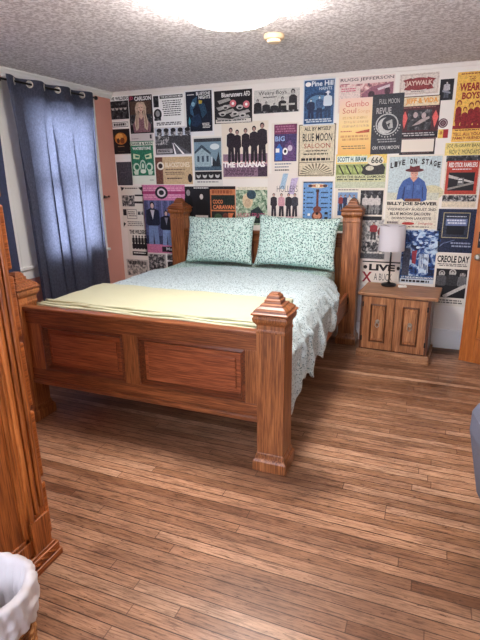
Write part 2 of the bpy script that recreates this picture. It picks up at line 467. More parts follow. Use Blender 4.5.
class Poster:
    flat = False
    def __init__(s, name, label, rect, paper=PW, layer=0, cat='poster', tilt=0.):
        s.X0, s.Z1, s.X1, s.Z0 = rect[0], rect[1], rect[2], rect[3]
        s.name, s.label, s.cat, s.tilt = name, label, cat, tilt
        s.cx, s.cz = (s.X0+s.X1)/2, (s.Z0+s.Z1)/2; s.w, s.h = s.X1-s.X0, s.Z1-s.Z0
        s.bm = bmesh.new(); s.mats = []; s.k = 0; s.y = -.0009-layer*.0014
        m = s.mi(paper)
        box(s.bm, -s.w/2, -.0004, -s.h/2, s.w/2, -s.y+.0001, s.h/2, m)
    def mi(s, c):
        m = c if not isinstance(c, tuple) else (plain(c, .55) if s.flat or min(c) > 200 or max(c) < 40 else ink(c))
        if m not in s.mats: s.mats.append(m)
        return s.mats.index(m)
    def P(s, u, v): return (-s.w/2+u*s.w, -.00045-s.k*.00002, s.h/2-v*s.h)
    def G(s, pts, c):
        s.k += 1; f = s.bm.faces.new([s.bm.verts.new(s.P(u, v)) for u, v in pts]); f.material_index = s.mi(c); return s
    def R(s, a, b, c, d, col): return s.G([(a, d), (c, d), (c, b), (a, b)], col)
    def E(s, cx, cy, rx, ry, c, n=20): return s.G([(cx+rx*math.cos(2*PI*i/n), cy+ry*math.sin(2*PI*i/n)) for i in range(n)], c)
    def frame(s, a, b, c, d, t, col):
        tv = t*s.w/s.h
        s.R(a, b, c, b+tv, col); s.R(a, d-tv, c, d, col); s.R(a, b, a+t, d, col); return s.R(c-t, b, c, d, col)
    def T(s, txt, a, b, c, d, col, bold=.02):
        s.flat = True; s.k += 1; vs, fs = text_mesh(txt, bold); m = s.mi(col); s.flat = False
        q = [s.bm.verts.new(s.P(a+x*(c-a), d-y*(d-b))) for x, y in vs]
        for f in fs:
            try: s.bm.faces.new([q[i] for i in f]).material_index = m
            except ValueError: pass
        return s
    def L(s, a, b, c, d, n, col, fill=.5, seed=1):
        """rows of small illegible print"""
        rn = random.Random(seed); s.k += 1; st = (d-b)/n; m = s.mi(col)
        for i in range(n):
            u = a+rn.random()*.08*(c-a); e = c-rn.random()*.08*(c-a); y = b+i*st
            while u < e-.02:
                w = min((.04+rn.random()*.12)*(c-a), e-u)
                f = s.bm.faces.new([s.bm.verts.new(s.P(*p)) for p in ((u, y+st*fill), (u+w, y+st*fill), (u+w, y), (u, y))]); f.material_index = m
                u += w+.025*(c-a)
        return s
    def F(s, cx, top, bot, w, shirt, legs, skin=(198, 160, 140), hair=(30, 24, 22), hat=None, cut=1.):
        """a printed standing person: head, torso with arms, legs"""
        h = bot-top; asp = s.w/s.h
        hr = h*.065; hx = hr/asp*.8
        b2 = top+h*.55
        if cut >= 1.: 
            s.G([(cx-w*.32, b2), (cx-w*.38, bot), (cx-w*.06, bot), (cx, b2+h*.1), (cx+w*.06, bot), (cx+w*.38, bot), (cx+w*.32, b2)][::-1], legs)
            s.G([(cx-w*.15, top+h*.14), (cx-w*.45, top+h*.19), (cx-w*.5, top+h*.5), (cx-w*.34, b2), (cx+w*.34, b2), (cx+w*.5, top+h*.5), (cx+w*.45, top+h*.19), (cx+w*.15, top+h*.14)], shirt)
        else:
            s.G([(cx-w*.15, top+h*.22), (cx-w*.45, top+h*.32), (cx-w*.5, bot), (cx+w*.5, bot), (cx+w*.45, top+h*.32), (cx+w*.15, top+h*.22)], shirt)
            hr *= 1.7; hx *= 1.7
        s.E(cx, top+hr*.9, hx*1.2, hr*1.15, hair, 12); s.E(cx, top+hr*1.25, hx*.85, hr*.95, skin, 12)
        if hat: s.E(cx, top+hr*.45, hx*2.1, hr*.35, hat, 12); s.R(cx-hx, top-hr*.5, cx+hx, top+hr*.45, hat)
        return s
    def done(s):
        o = obj(s.name, s.bm, s.mats, fix=False)
        for p in s.bm_fix(o): pass
        o.location = (s.cx, s.y, s.cz); o.rotation_euler = (0, s.tilt, 0)
        tag(o, s.label, s.cat, 'band posters and flyers covering the back wall')
        return o
    def bm_fix(s, o): return []

CR, BL, RD, OR = (244, 238, 218), (40, 84, 132), (150, 34, 36), (226, 128, 70)
WH = (246, 246, 243)
# ---- left column by the corner
p = Poster('poster', 'black-and-white band poster in the top left corner headed THE WILDERS', (-0.025, 2.399, 0.230, 2.166), WH)
p.R(.04, .2, .97, .97, PHD).T('THE WILDERS', .04, .03, .97, .17, PK, .03)
for k in range(4): p.E(.2+.2*k, .5, .075, .09, (200, 196, 190)).E(.2+.2*k, .44, .085, .06, PK)
p.done()
p = Poster('flyer', 'narrow white strip flyer with black-lined lettering under the corner band poster', (-0.009, 2.159, 0.214, 2.083), WH, cat='flyer')
p.R(.05, .18, .95, .82, PK).R(.07, .25, .93, .75, WH).L(.12, .34, .9, .66, 1, PK, 1.); p.done()
p = Poster('poster', 'dark brown poster with a glowing orange centre, left edge of the wall', (-0.019, 2.076, 0.211, 1.823), (30, 24, 26))
p.E(.5, .38, .34, .24, (196, 120, 50)).E(.44, .3, .2, .13, (232, 170, 90)).E(.58, .46, .12, .12, (120, 60, 30)).E(.35, .46, .08, .1, (70, 40, 26)).L(.3, .68, .72, .74, 1, (170, 130, 90)).L(.3, .9, .7, .93, 1, (120, 100, 80)); p.done()
p = Poster('flyer', 'plain charcoal flyer on a white sheet, lower left beside the green mask poster', (-0.012, 1.812, 0.208, 1.488), WH, cat='flyer')
p.R(.1, .22, .98, .98, (58, 58, 68)).R(.14, .26, .94, .94, (66, 66, 76)).L(.3, .55, .7, .6, 1, (96, 96, 106)); p.done()
p = Poster('poster', 'poster of a long-haired blonde woman under white block capitals', (0.227, 2.391, 0.510, 2.022), (40, 32, 36))
p.R(.05, .15, .95, .97, PHD).T('JD', .04, .02, .2, .13, (214, 80, 110)).T('CARLSON', .26, .03, .96, .14, WH, .03)
p.R(.05, .15, .95, .5, (84, 62, 52)).G([(.16, .97), (.12, .78), (.26, .6), (.5, .55), (.74, .6), (.9, .78), (.86, .97)], (136, 96, 104))
for s_ in (-1, 1):
    p.G([(.5+s_*.02, .17), (.5+s_*.16, .19), (.5+s_*.24, .32), (.5+s_*.22, .5), (.5+s_*.3, .72), (.5+s_*.24, .93), (.5+s_*.12, .86), (.5+s_*.1, .5), (.5+s_*.12, .3), (.5, .22)], (206, 182, 158)).G([(.5+s_*.14, .4), (.5+s_*.17, .4), (.5+s_*.24, .8), (.5+s_*.2, .86)], (158, 128, 108)).E(.5+s_*.055, .325, .022, .012, (60, 44, 44), 8)
p.E(.5, .33, .12, .115, (224, 192, 172)).E(.44, .315, .024, .011, (60, 44, 44), 8).E(.56, .315, .024, .011, (60, 44, 44), 8).E(.5, .39, .04, .012, (176, 84, 84), 8).G([(.44, .44), (.56, .44), (.6, .56), (.5, .64), (.4, .56)], (214, 180, 160)); p.done()
p = Poster('flyer', 'blank pale strip with small grey print between the blonde woman and the green mask poster', (0.223, 2.018, 0.497, 1.946), (214, 206, 204), cat='flyer')
p.L(.05, .6, .4, .8, 1, (150, 140, 140)).R(.86, .15, .94, .7, (60, 60, 64)); p.done()
p = Poster('poster', 'green-and-white poster with a mask-like face design near the corner', (0.203, 1.946, 0.497, 1.508), (232, 238, 224))
p.R(.03, .1, .97, .8, (40, 124, 92)).R(0, 0, 1, .02, (40, 124, 92)).T('DAVIS & BARN', .04, .03, .96, .09, (24, 84, 62), .03).T('WATERSTONE', .1, .13, .88, .2, WH, .03)
for s in (-1, 1):
    p.G([(.5+s*.1, .32), (.5+s*.38, .28), (.5+s*.4, .4), (.5+s*.14, .42)], (214, 232, 190)).G([(.5+s*.14, .34), (.5+s*.3, .32), (.5+s*.3, .37), (.5+s*.16, .38)], (40, 124, 92))
    p.E(.5+s*.28, .6, .14, .1, (206, 226, 206)).E(.5+s*.26, .6, .09, .06, (40, 124, 92)).G([(.5+s*.2, .68), (.5+s*.42, .7), (.5+s*.36, .78), (.5+s*.22, .78)], (206, 226, 206))
p.E(.5, .58, .13, .15, (196, 222, 204)).E(.5, .58, .09, .11, (40, 124, 92)).E(.5, .57, .05, .06, (206, 226, 206)).E(.5, .7, .12, .05, (226, 236, 220)).L(.75, .9, .95, .93, 1, (100, 120, 110)); p.done()
p = Poster('poster', 'white handbill dense with black print, photo down its left side', (0.515, 2.380, 0.876, 2.075), WH)
p.R(.24, .03, .97, .13, PK).T('THE BACKROADS MEN', .27, .045, .95, .11, WH).R(.03, .03, .2, .38, PHD).E(.15, .6, .13, .17, PK).E(.15, .58, .07, .1, (150, 150, 150)).R(.03, .72, .25, .8, PHD).L(.3, .19, .94, .7, 8, (70, 70, 74), .45, 3).L(.05, .86, .95, .97, 2, (110, 110, 112), .7, 5); p.done()
p = Poster('poster', 'grey landscape poster of a road running to the horizon under five faces', (0.514, 2.069, 0.946, 1.794), (216, 214, 216))
p.R(.02, .04, .98, .3, (196, 204, 214)).R(.02, .3, .98, .96, (64, 62, 66)).G([(.45, .55), (.55, .55), (.98, .96), (.55, .96)], (96, 96, 102)).G([(.52, .56), (.535, .56), (.8, .96), (.74, .96)], WH).G([(.49, .56), (.5, .56), (.58, .96), (.53, .96)], WH)
for k in range(5): p.E(.14+.19*k, .2, .07, .14, PHG).E(.14+.19*k, .1, .07, .07, PK)
p.R(.02, .34, .4, .62, PHG).R(.05, .76, .48, .92, (170, 166, 166)).L(.08, .79, .45, .89, 2, PK, .6); p.done()
p = Poster('poster', 'tan parchment-coloured poster with a dark round emblem on its left side', (0.504, 1.779, 0.942, 1.504), (206, 178, 138))
p.R(0, 0, .2, 1, (110, 66, 52)).E(.14, .32, .1, .15, (232, 224, 206)).E(.14, .32, .06, .09, (60, 40, 36)).T('BLACKSTONES', .27, .2, .93, .38, (238, 226, 200), .02).L(.27, .44, .85, .5, 1, (90, 66, 52)).L(.25, .55, .8, .68, 2, (90, 60, 50), .4).L(.3, .76, .75, .85, 1, (70, 50, 44)).E(.93, .78, .06, .16, (40, 32, 34)); p.done()
# ---- second row of columns
p = Poster('poster', 'dark navy poster of a swirling dancer with a white border', (0.883, 2.397, 1.200, 1.971), (232, 232, 232))
p.R(.05, .03, .95, .9, (20, 26, 44)).T('BLUETONE', .42, .05, .9, .12, WH).T('NIGHTS', .5, .13, .9, .2, WH).L(.1, .09, .38, .12, 1, WH)
p.G([(.3, .2), (.45, .14), (.42, .3), (.28, .42), (.34, .6), (.2, .5), (.18, .36)], (54, 92, 122)).G([(.45, .25), (.7, .3), (.78, .5), (.6, .62), (.55, .45)], (40, 72, 96)).G([(.5, .22), (.62, .24), (.6, .3), (.5, .3)], (196, 168, 60)).E(.3, .3, .06, .05, (140, 180, 200)).G([(.2, .6), (.5, .5), (.6, .72), (.4, .8), (.22, .76)], (28, 48, 76)).G([(.15, .56), (.2, .66), (.16, .8), (.12, .7)], (60, 150, 170)).L(.6, .72, .88, .84, 4, WH, .5); p.done()
p = Poster('poster', 'black-and-white hot rod poster with two pink headlamp circles', (1.210, 2.369, 1.604, 2.074), (34, 32, 36))
p.R(.03, .87, .97, .98, (222, 216, 208)).T('Bluerunners', .2, .06, .75, .2, WH).T('AFD', .78, .06, .95, .2, WH)
for a, b, c, d in ((.08, .3, .4, .22), (.05, .5, .5, .4), (.1, .66, .5, .55), (.4, .72, .9, .6), (.5, .84, .9, .76), (.05, .8, .4, .86)):
    p.G([(a, b), (c, d), (c+.05, d+.08), (a+.06, b+.1)], (170, 168, 164))
for x, y in ((.5, .4), (.85, .45)): p.E(x, y, .085, .11, (216, 120, 130)).E(x, y, .035, .045, WH)
for x, y in ((.3, .5), (.68, .52), (.22, .7), (.75, .76), (.55, .7)): p.E(x, y, .09, .07, (196, 194, 190)).E(x, y+.02, .05, .03, PK)
p.L(.05, .89, .9, .96, 1, (80, 80, 80)); p.done()
p = Poster('poster', 'wide black-and-white Weary Boys band photo along the top of the wall', (1.625, 2.348, 2.067, 2.142), (208, 206, 200))
p.T('Weary Boys', .1, .06, .72, .26, PK, .0).L(.2, .3, .55, .38, 1, PK)
for k, (x, t) in enumerate(((.08, .38), (.27, .5), (.45, .58), (.63, .34), (.86, .06))): p.F(x, t, .98, .19, (40, 38, 42), PK, (168, 164, 160), (30, 28, 30), cut=.5)
p.R(.02, .9, .98, .98, PHD).R(.6, .62, .9, .7, (190, 188, 180)); p.done()
p = Poster('poster', 'blue-grey poster of a farmhouse above a strip of four faces', (0.958, 1.960, 1.282, 1.485), (222, 222, 216))
p.R(.04, .03, .97, .68, (126, 154, 170)).R(.04, .03, .97, .1, (60, 64, 72)).G([(.06, .3), (.3, .18), (.6, .32), (.6, .6), (.06, .6)], (160, 184, 194)).G([(.04, .3), (.3, .15), (.62, .32), (.6, .36), (.3, .22), (.06, .34)], (64, 80, 96))
for x in (.14, .3, .46): p.R(x, .38, x+.07, .5, (60, 78, 96))
p.E(.75, .2, .16, .06, (214, 224, 226)).G([(.62, .62), (.7, .42), (.78, .5), (.88, .3), (.95, .62)], (40, 46, 56)).R(.62, .4, .66, .58, (206, 216, 222)).R(.04, .6, .97, .68, (76, 100, 120)).R(.04, .7, .97, .87, PK)
for k in range(4): p.E(.16+.22*k, .78, .075, .055, (196, 196, 192)).E(.16+.22*k, .75, .07, .03, PK)
p.L(.1, .9, .9, .96, 1, (150, 150, 150)); p.done()
p = Poster('poster', 'large cream and plum poster of five dark figures, lettered THE IGUANAS', (1.281, 2.083, 1.768, 1.556), (232, 222, 206))
p.R(.02, .66, .98, .97, PHR).R(.02, .56, .98, .68, (150, 124, 142))
for x, t, w in ((.2, .1, .19), (.34, .14, .17), (.52, .12, .18), (.7, .09, .2), (.87, .04, .22)): p.F(x, t, .72, w, (44, 36, 46), (40, 34, 44), (176, 140, 130))
p.R(.02, .74, .98, .97, (138, 110, 130)).L(.04, .82, .75, .95, 5, (84, 60, 80), .6, 3).R(.78, .78, .98, .97, (70, 52, 70)).T('THE IGUANAS', .02, .70, .93, .80, (250, 246, 244), .045); p.done()
p = Poster('poster', 'purple and blue cartoon poster of two heads on white paper', (1.800, 2.055, 2.062, 1.599), (232, 224, 214))
p.R(.1, .03, .95, .76, (70, 56, 104)).R(.1, .03, .95, .22, (118, 54, 90)).L(.14, .06, .9, .2, 3, (170, 110, 140), .6).T('BIG', .14, .26, .5, .36, (150, 176, 222), .03)
p.G([(.14, .74), (.16, .5), (.3, .4), (.42, .5), (.4, .74)], (60, 110, 190)).G([(.44, .74), (.5, .44), (.7, .34), (.9, .5), (.92, .74)], (100, 72, 120)).E(.7, .5, .09, .06, (206, 190, 210)).E(.52, .56, .1, .07, WH).E(.52, .56, .05, .035, PK).R(.16, .5, .3, .58, WH).L(.12, .8, .8, .84, 1, BL).L(.12, .86, .7, .9, 1, BL).L(.12, .92, .72, .97, 1, PK); p.done()
p = Poster('poster', 'blue poster headed Pine Hill Haints with three musicians', (2.103, 2.402, 2.393, 2.018), (206, 216, 226), layer=1)
p.R(.03, .02, .97, .97, (44, 84, 130)).E(.15, .1, .09, .05, WH).T('Pine Hill', .26, .04, .93, .15, (226, 234, 240), .02).T('HAINTS', .5, .17, .9, .24, (190, 206, 222)).E(.5, .5, .46, .22, (30, 60, 100)).E(.5, .5, .38, .16, (94, 136, 176))
p.F(.25, .42, .84, .26, (24, 40, 76), (24, 40, 76), (200, 214, 226)).F(.52, .36, .84, .26, (60, 90, 130), (30, 50, 84), (200, 214, 226)).F(.78, .28, .84, .28, (206, 218, 228), (34, 60, 96), (210, 222, 230), hat=(220, 228, 234)).L(.05, .86, .95, .95, 2, (200, 214, 226), .6); p.done()
p = Poster('poster', 'cream letterpress poster with BLUE MOON SALOON above a black sunburst', (2.063, 2.028, 2.416, 1.566), (216, 204, 176))
p.frame(.02, .0, .98, .98, .018, PK).T('ALL BY MYSELF', .16, .05, .86, .12, PK).T('BLUE MOON', .12, .17, .9, .32, (26, 26, 34), .01).T('SALOON', .16, .36, .86, .45, RD, .0).L(.2, .49, .82, .53, 1, PK).L(.08, .64, .92, .7, 1, PK, .8).R(.04, .715, .96, .725, PK)
for k in range(13):
    a = PI*(k+.5)/13; p.G([(.5+.03*math.cos(a), .96-.02*math.sin(a)), (.5+.44*math.cos(a-.05), .96-.22*math.sin(a-.05)), (.5+.44*math.cos(a+.05), .96-.22*math.sin(a+.05))], (110, 100, 84))
for k in range(9):
    a = PI*(k+1)/10; p.G([(.5+.1*math.cos(a), .6-.01*math.sin(a)), (.5+.42*math.cos(a-.03), .62-.14*math.sin(a-.03)), (.5+.42*math.cos(a+.03), .62-.14*math.sin(a+.03))], (150, 138, 116))
p.R(.04, .53, .96, .635, (216, 204, 176)).L(.14, .55, .86, .6, 1, (60, 56, 50)); p.done()
p = Poster('poster', 'cream poster of four people with pastel blue and pink stripes above the pillows', (1.762, 1.597, 2.078, 1.131), (232, 224, 216))
p.G([(.5, 0), (.66, 0), (.54, .32), (.38, .3)], (168, 196, 220)).G([(.76, .1), (.98, .08), (.84, .42), (.66, .4)], (196, 182, 214)).G([(.14, .88), (.5, .88), (.46, 1), (.1, 1)], (214, 150, 164)).G([(.6, .86), (.86, .86), (.8, 1), (.56, 1)], (210, 170, 176)).T('HOLLERS', .3, .24, .96, .37, (70, 66, 84), -.01)
for x, c in ((.2, (50, 44, 52)), (.45, (214, 160, 170)), (.68, (44, 42, 50)), (.88, (60, 60, 72))): p.F(x, .4, .87, .22, c, (50, 44, 56), (206, 170, 156))
p.done()
p = Poster('poster', 'sky-blue poster with a brown guitar and black border dots', (2.109, 1.528, 2.415, 1.139), (226, 218, 206))
p.R(.04, .02, .96, 1, (112, 160, 214)).R(.04, .02, .96, .05, (60, 80, 110))
p.E(.5, .12, .32, .055, (224, 206, 176)).E(.5, .12, .2, .03, (190, 110, 80)).E(.27, .12, .07, .035, (84, 60, 60)).E(.73, .12, .07, .035, (84, 60, 60)).E(.5, .12, .07, .035, (236, 226, 200))
p.R(.465, .22, .535, .66, (110, 60, 50)).R(.45, .2, .55, .27, (60, 40, 40)).E(.5, .68, .13, .08, (124, 66, 54)).E(.5, .84, .17, .12, (124, 66, 54)).E(.5, .84, .12, .08, (214, 150, 120)).E(.5, .78, .05, .035, (50, 30, 30)).R(.44, .9, .56, .92, (60, 36, 34))
for k in range(9):
    for x in (.08, .92): p.E(x, .18+.09*k, .025, .018, PK, 8)
for y in (.26, .38, .52, .62): p.L(.15, y, .4, y+.035, 1, (24, 34, 66), .9, 3).L(.6, y, .86, y+.035, 1, (24, 34, 66), .9, 5)
p.R(.2, .78, .28, .84, WH).R(.74, .74, .84, .8, PK).R(.74, .86, .84, .92, PK); p.done()
# ---- behind the bed, over the pillows
p = Poster('poster', 'pink-bordered poster of three young men in jackets beside the left bedpost', (0.314, 1.498, 0.842, 0.763), (214, 130, 168))
p.L(.0, .04, .98, .2, 5, (232, 170, 196), .5, 3).R(0, .09, 1, .13, (170, 60, 110)).E(.46, .11, .15, .09, PK).E(.46, .11, .1, .06, (220, 210, 214)).E(.46, .11, .06, .035, PK).R(.03, .22, .97, .87, (88, 94, 136))
for k in range(12): p.R(.05+.077*k, .22, .085+.077*k, .62, (116, 120, 166) if k % 2 else (72, 78, 118))
p.R(.03, .74, .97, .87, (54, 60, 92))
p.F(.22, .25, .87, .34, (30, 36, 56), (122, 146, 190), (220, 190, 180)).G([(.17, .36), (.22, .5), (.27, .36)], (206, 206, 214)).F(.54, .37, .88, .3, (24, 26, 38), (134, 158, 200), (212, 180, 170)).G([(.5, .47), (.54, .58), (.58, .47)], (150, 150, 164)).F(.82, .45, .88, .28, (28, 32, 50), (96, 122, 170), (212, 180, 170))
p.R(.4, .9, .98, .98, (44, 36, 48)).T('Marylou', .5, .91, .9, .97, (226, 226, 230)); p.done()
p = Poster('poster', 'cream flyer with ornate corners and a row of band portraits left of the pink poster', (0.034, 1.488, 0.328, 1.031), (226, 222, 212))
p.L(.2, .04, .8, .1, 1, (90, 86, 84)).G([(.02, .02), (.2, .04), (.06, .12)], PK).G([(.98, .02), (.8, .04), (.94, .12)], PK).R(.05, .22, .6, .48, PHG).R(.62, .2, .98, .24, PK).R(.6, .36, .96, .41, PK).R(.05, .55, .2, .7, PK).R(.7, .6, .95, .68, PHG).frame(.22, .55, .66, .78, .02, (120, 116, 112)).L(.26, .6, .62, .74, 3, (100, 96, 92)).L(.2, .84, .9, .97, 3, (110, 106, 100)).G([(.02, .98), (.14, .9), (.04, .86)], PK); p.done()
p = Poster('poster', 'white poster lettered THE WILDERS over a black band silhouette, low by the corner', (0.087, 1.026, 0.335, 0.715), (228, 224, 214))
p.T('THE WILDERS', .1, .05, .98, .2, PK, .04).R(.2, .55, .98, .72, PK)
for k in range(5): p.F(.28+.16*k, .25, .75, .15, PK, PK, PK, PK)
p.R(.18, .83, .98, .98, PK).L(.24, .87, .94, .94, 1, WH); p.done()
p = Poster('flyer', 'grey mountain flyer with hand lettering, lowest beside the corner', (0.040, 0.674, 0.325, 0.480), (206, 204, 200), cat='flyer')
p.R(.03, .05, .97, .97, PHL).L(.1, .1, .9, .35, 1, (60, 60, 64), .8, 7); p.done()
p = Poster('poster', 'black-and-white crowd photo below the pink poster', (0.333, 0.752, 0.565, 0.549), (206, 204, 200))
p.R(.04, .04, .96, .96, PHG); p.done()
p = Poster('poster', 'small white sheet with two grey photos against the left bedpost', (0.571, 0.760, 0.792, 0.581), WH)
p.R(.06, .05, .6, .4, PHG).R(.06, .5, .9, .95, PHD); p.done()
p = Poster('poster', 'dark portrait poster of two men in black and white behind the left pillow', (0.839, 1.480, 1.134, 1.147), (30, 30, 36))
p.F(.14, .06, 1., .34, (20, 20, 24), PK, (150, 146, 144), cut=.5).F(.66, .2, 1., .5, (24, 24, 28), PK, (206, 200, 196), cut=.5).L(.36, .03, .98, .09, 1, WH).R(.4, .88, .9, .96, (206, 200, 196)); p.done()
p = Poster('poster', 'orange and black poster with a green band behind the left pillow', (1.134, 1.481, 1.418, 1.102), (206, 132, 90))
p.R(0, 0, 1, .08, (40, 34, 34)).L(.06, .1, .94, .2, 1, (150, 84, 56), .9).R(.04, .23, .97, .62, (34, 44, 40)).T('COCO', .1, .35, .5, .46, (226, 140, 96), .03).T('CARAVAN', .1, .49, .95, .6, (226, 140, 96), .04).R(.04, .66, .97, .97, (40, 42, 40)).E(.3, .82, .16, .1, (70, 96, 70)).E(.6, .8, .12, .1, (110, 60, 50)).G([(.7, .7), (.92, .7), (.84, .84), (.95, .95), (.72, .95)], (220, 130, 88)); p.done()
p = Poster('poster', 'pale green photo poster of two people with pink lettering between the pillows', (1.422, 1.474, 1.758, 1.099), (216, 220, 200))
p.R(0, .06, 1, 1, PHN).R(0, 0, 1, .08, (228, 222, 200)).E(.38, .36, .17, .2, (226, 206, 170)).E(.38, .42, .1, .12, (206, 180, 150)).E(.5, .2, .15, .12, (54, 80, 96)).G([(.42, .95), (.48, .62), (.72, .5), (.9, .7), (.9, .95)], (44, 60, 62)).T('HUCKLEBUCK', .06, .68, .94, .8, (214, 100, 140), .0).L(.1, .84, .9, .9, 1, (60, 90, 70)); p.done()
# ---- right half, top
p = Poster('poster', 'pale pink car poster headed by a long black title, top of wall', (2.422, 2.395, 2.898, 2.107), (230, 212, 206))
p.T('RUGG JEFFERSON', .03, .03, .98, .14, (52, 34, 44), .01).R(.03, .18, .2, .24, (150, 50, 90)).R(.02, .2, .98, .98, PHR).R(.02, .26, .4, .98, (228, 206, 198)).G([(.42, .5), (.6, .3), (.98, .2), (.98, .6), (.46, .6)], (150, 96, 112)).E(.6, .52, .06, .1, (70, 44, 56)).E(.88, .45, .05, .1, (70, 44, 56)).G([(.7, .36), (.92, .26), (.92, .34), (.72, .42)], (216, 200, 206)).L(.05, .3, .36, .42, 2, (206, 110, 130), .6); p.done()
p = Poster('poster', 'yellow-to-orange poster with faded red script and a small red boat', (2.436, 2.226, 2.734, 1.754), YOR, layer=1)
p.T('Gumbo', .18, .05, .86, .15, (206, 84, 84), -.005).T('Soul', .1, .17, .5, .26, (196, 80, 80), -.005).T('Songs', .55, .2, .9, .28, (224, 170, 120), -.005).L(.1, .32, .9, .54, 3, (232, 196, 140), .6).G([(.5, .6), (.92, .55), (.92, .61), (.56, .62)], (196, 90, 60)).L(.06, .57, .45, .61, 1, (200, 110, 80)).L(.06, .65, .94, .76, 2, (214, 160, 100), .7).L(.1, .84, .86, .92, 2, (70, 44, 40), .35); p.done()
p = Poster('poster', 'black chalk-style poster with a crescent moon emblem in a ring of lettering', (2.726, 2.242, 2.987, 1.752), (46, 48, 56), layer=2, tilt=-.01)
p.T('FULL MOON', .22, .08, .86, .16, (196, 194, 190), -.005).T('REVUE', .14, .22, .62, .32, (180, 178, 176)).E(.5, .5, .37, .18, (190, 190, 188)).E(.5, .5, .33, .16, (46, 48, 56)).E(.46, .52, .26, .135, (196, 196, 194)).E(.56, .49, .22, .115, (46, 48, 56)).G([(.46, .46), (.66, .42), (.7, .56), (.56, .58)], (176, 176, 174)).G([(.5, .5), (.6, .47), (.58, .56)], (46, 48, 56))
for k in range(14):
    a = PI*(k+.5)/14; p.E(.5+.42*math.cos(a), .5+.21*math.sin(a), .022, .014, (186, 184, 180), 8)
p.L(.2, .74, .85, .82, 2, (160, 160, 160), .5).T('OH YOU MOON', .06, .86, .94, .92, (196, 194, 190)); p.done()
p = Poster('poster', 'cream poster with an ornate red-brown scroll title, upper right', (2.938, 2.384, 3.250, 2.221), (222, 210, 200))
p.frame(.03, .05, .97, .95, .01, (186, 160, 150)).E(.5, .5, .36, .3, (140, 52, 56)).G([(.08, .3), (.3, .2), (.3, .8), (.12, .75), (.2, .5)], (140, 52, 56)).G([(.92, .3), (.7, .2), (.7, .8), (.88, .75), (.8, .5)], (140, 52, 56)).T('JAYWALK', .16, .34, .84, .64, (226, 196, 180), .03).L(.3, .84, .7, .9, 1, (110, 90, 84)); p.done()
p = Poster('poster', 'maroon JEFF & VIDA poster with a cream banner and salmon diamonds', (2.970, 2.209, 3.277, 1.872), (74, 28, 36))
p.R(.01, .02, .97, .23, (234, 214, 178)).T('JEFF & VIDA', .1, .05, .93, .2, (226, 150, 50), .03).L(.05, .255, .95, .29, 1, (160, 110, 100)).R(.18, .32, .8, .8, PHD).G([(.02, .5), (.1, .34), (.18, .5), (.1, .76)], (226, 100, 96)).G([(.82, .5), (.9, .34), (.98, .5), (.9, .76)], (226, 100, 96))
p.E(.38, .44, .06, .07, (190, 170, 170)).E(.6, .46, .06, .07, (190, 170, 170)).G([(.3, .7), (.5, .56), (.74, .48), (.76, .53), (.5, .66)], (176, 160, 156)).R(.0, .84, 1, .98, (34, 30, 36)).L(.05, .86, .95, .96, 2, (196, 190, 190), .5); p.done()
p = Poster('flyer', 'blank cream card with a heavy black border under the maroon diamond poster', (2.977, 1.871, 3.266, 1.740), (40, 28, 32), cat='flyer', layer=1)
p.R(.05, .04, .96, .82, (232, 222, 208)).L(.08, .88, .9, .94, 1, (120, 90, 90)); p.done()
p = Poster('flyer', 'small black flyer with a pale seated figure, upper right', (3.261, 2.323, 3.365, 2.163), (26, 26, 34), cat='flyer')
p.F(.5, .12, .9, .5, (180, 180, 186), (70, 74, 84), (200, 196, 196)).G([(.2, .5), (.8, .62), (.8, .7), (.2, .6)], (140, 144, 154)); p.done()
p = Poster('sticker', 'little round maroon record sticker with a pale ring, right of the diamond poster', (3.274, 2.024, 3.349, 1.948), WH, cat='sticker')
p.bm.free(); p.bm = bmesh.new(); lathe(p.bm, 0, 0, [(p.w/2, -.001), (p.w/2, .0004)], 28, 'y'); p.mats = []; p.mi((84, 44, 54))
p.E(.5, .5, .38, .38, (190, 170, 170)).E(.5, .5, .31, .31, (84, 44, 54)).E(.5, .5, .16, .16, (150, 120, 124)).E(.5, .5, .08, .08, PK); p.done()
p = Poster('sticker', 'small yellow and red sticker right of the maroon diamond poster', (3.280, 1.937, 3.359, 1.868), (232, 196, 90), cat='sticker')
p.R(.5, 0, 1, 1, (170, 36, 46)).E(.3, .4, .14, .2, (190, 120, 50)); p.done()
p = Poster('poster', 'big yellow THE WEARY BOYS poster with dark red silhouettes at top right', (3.388, 2.365, 3.631, 1.833), (240, 192, 92), layer=1)
p.L(.1, .02, .9, .05, 1, (150, 70, 50)).T('THE', .36, .065, .56, .135, RD, .0).T('WEARY', .1, .155, .86, .27, RD, .04).T('BOYS', .2, .285, .74, .385, RD, .04)
for x, t, w in ((.14, .4, .2), (.34, .5, .22), (.52, .44, .2), (.7, .42, .22), (.88, .48, .22)): p.F(x, t, 1.0, w, (140, 26, 30), (140, 26, 30), (224, 170, 80), (120, 20, 26))
p.R(0, .76, 1, .82, (140, 26, 30)).R(0, .81, 1, 1, (240, 192, 92)).L(.08, .82, .9, .85, 1, (120, 50, 40)).T('TELL ALL YOUR', .04, .865, .96, .91, RD, .02).T('FAMILY FRIENDS', .04, .925, .96, .965, RD, .02)
p.done()
p = Poster('flyer', 'yellow strip of black hand lettering below the Weary Boys poster', (3.348, 1.827, 3.647, 1.726), (236, 214, 130), cat='flyer')
p.T('JOE McGRAW BAND', .05, .1, .95, .45, PK, .0).T('NOV 2  MONDAYS', .12, .55, .9, .9, PK, .0); p.done()
p = Poster('poster', 'red-framed RED STICK RAMBLERS poster with musicians above and below', (3.367, 1.724, 3.636, 1.296), (226, 214, 190))
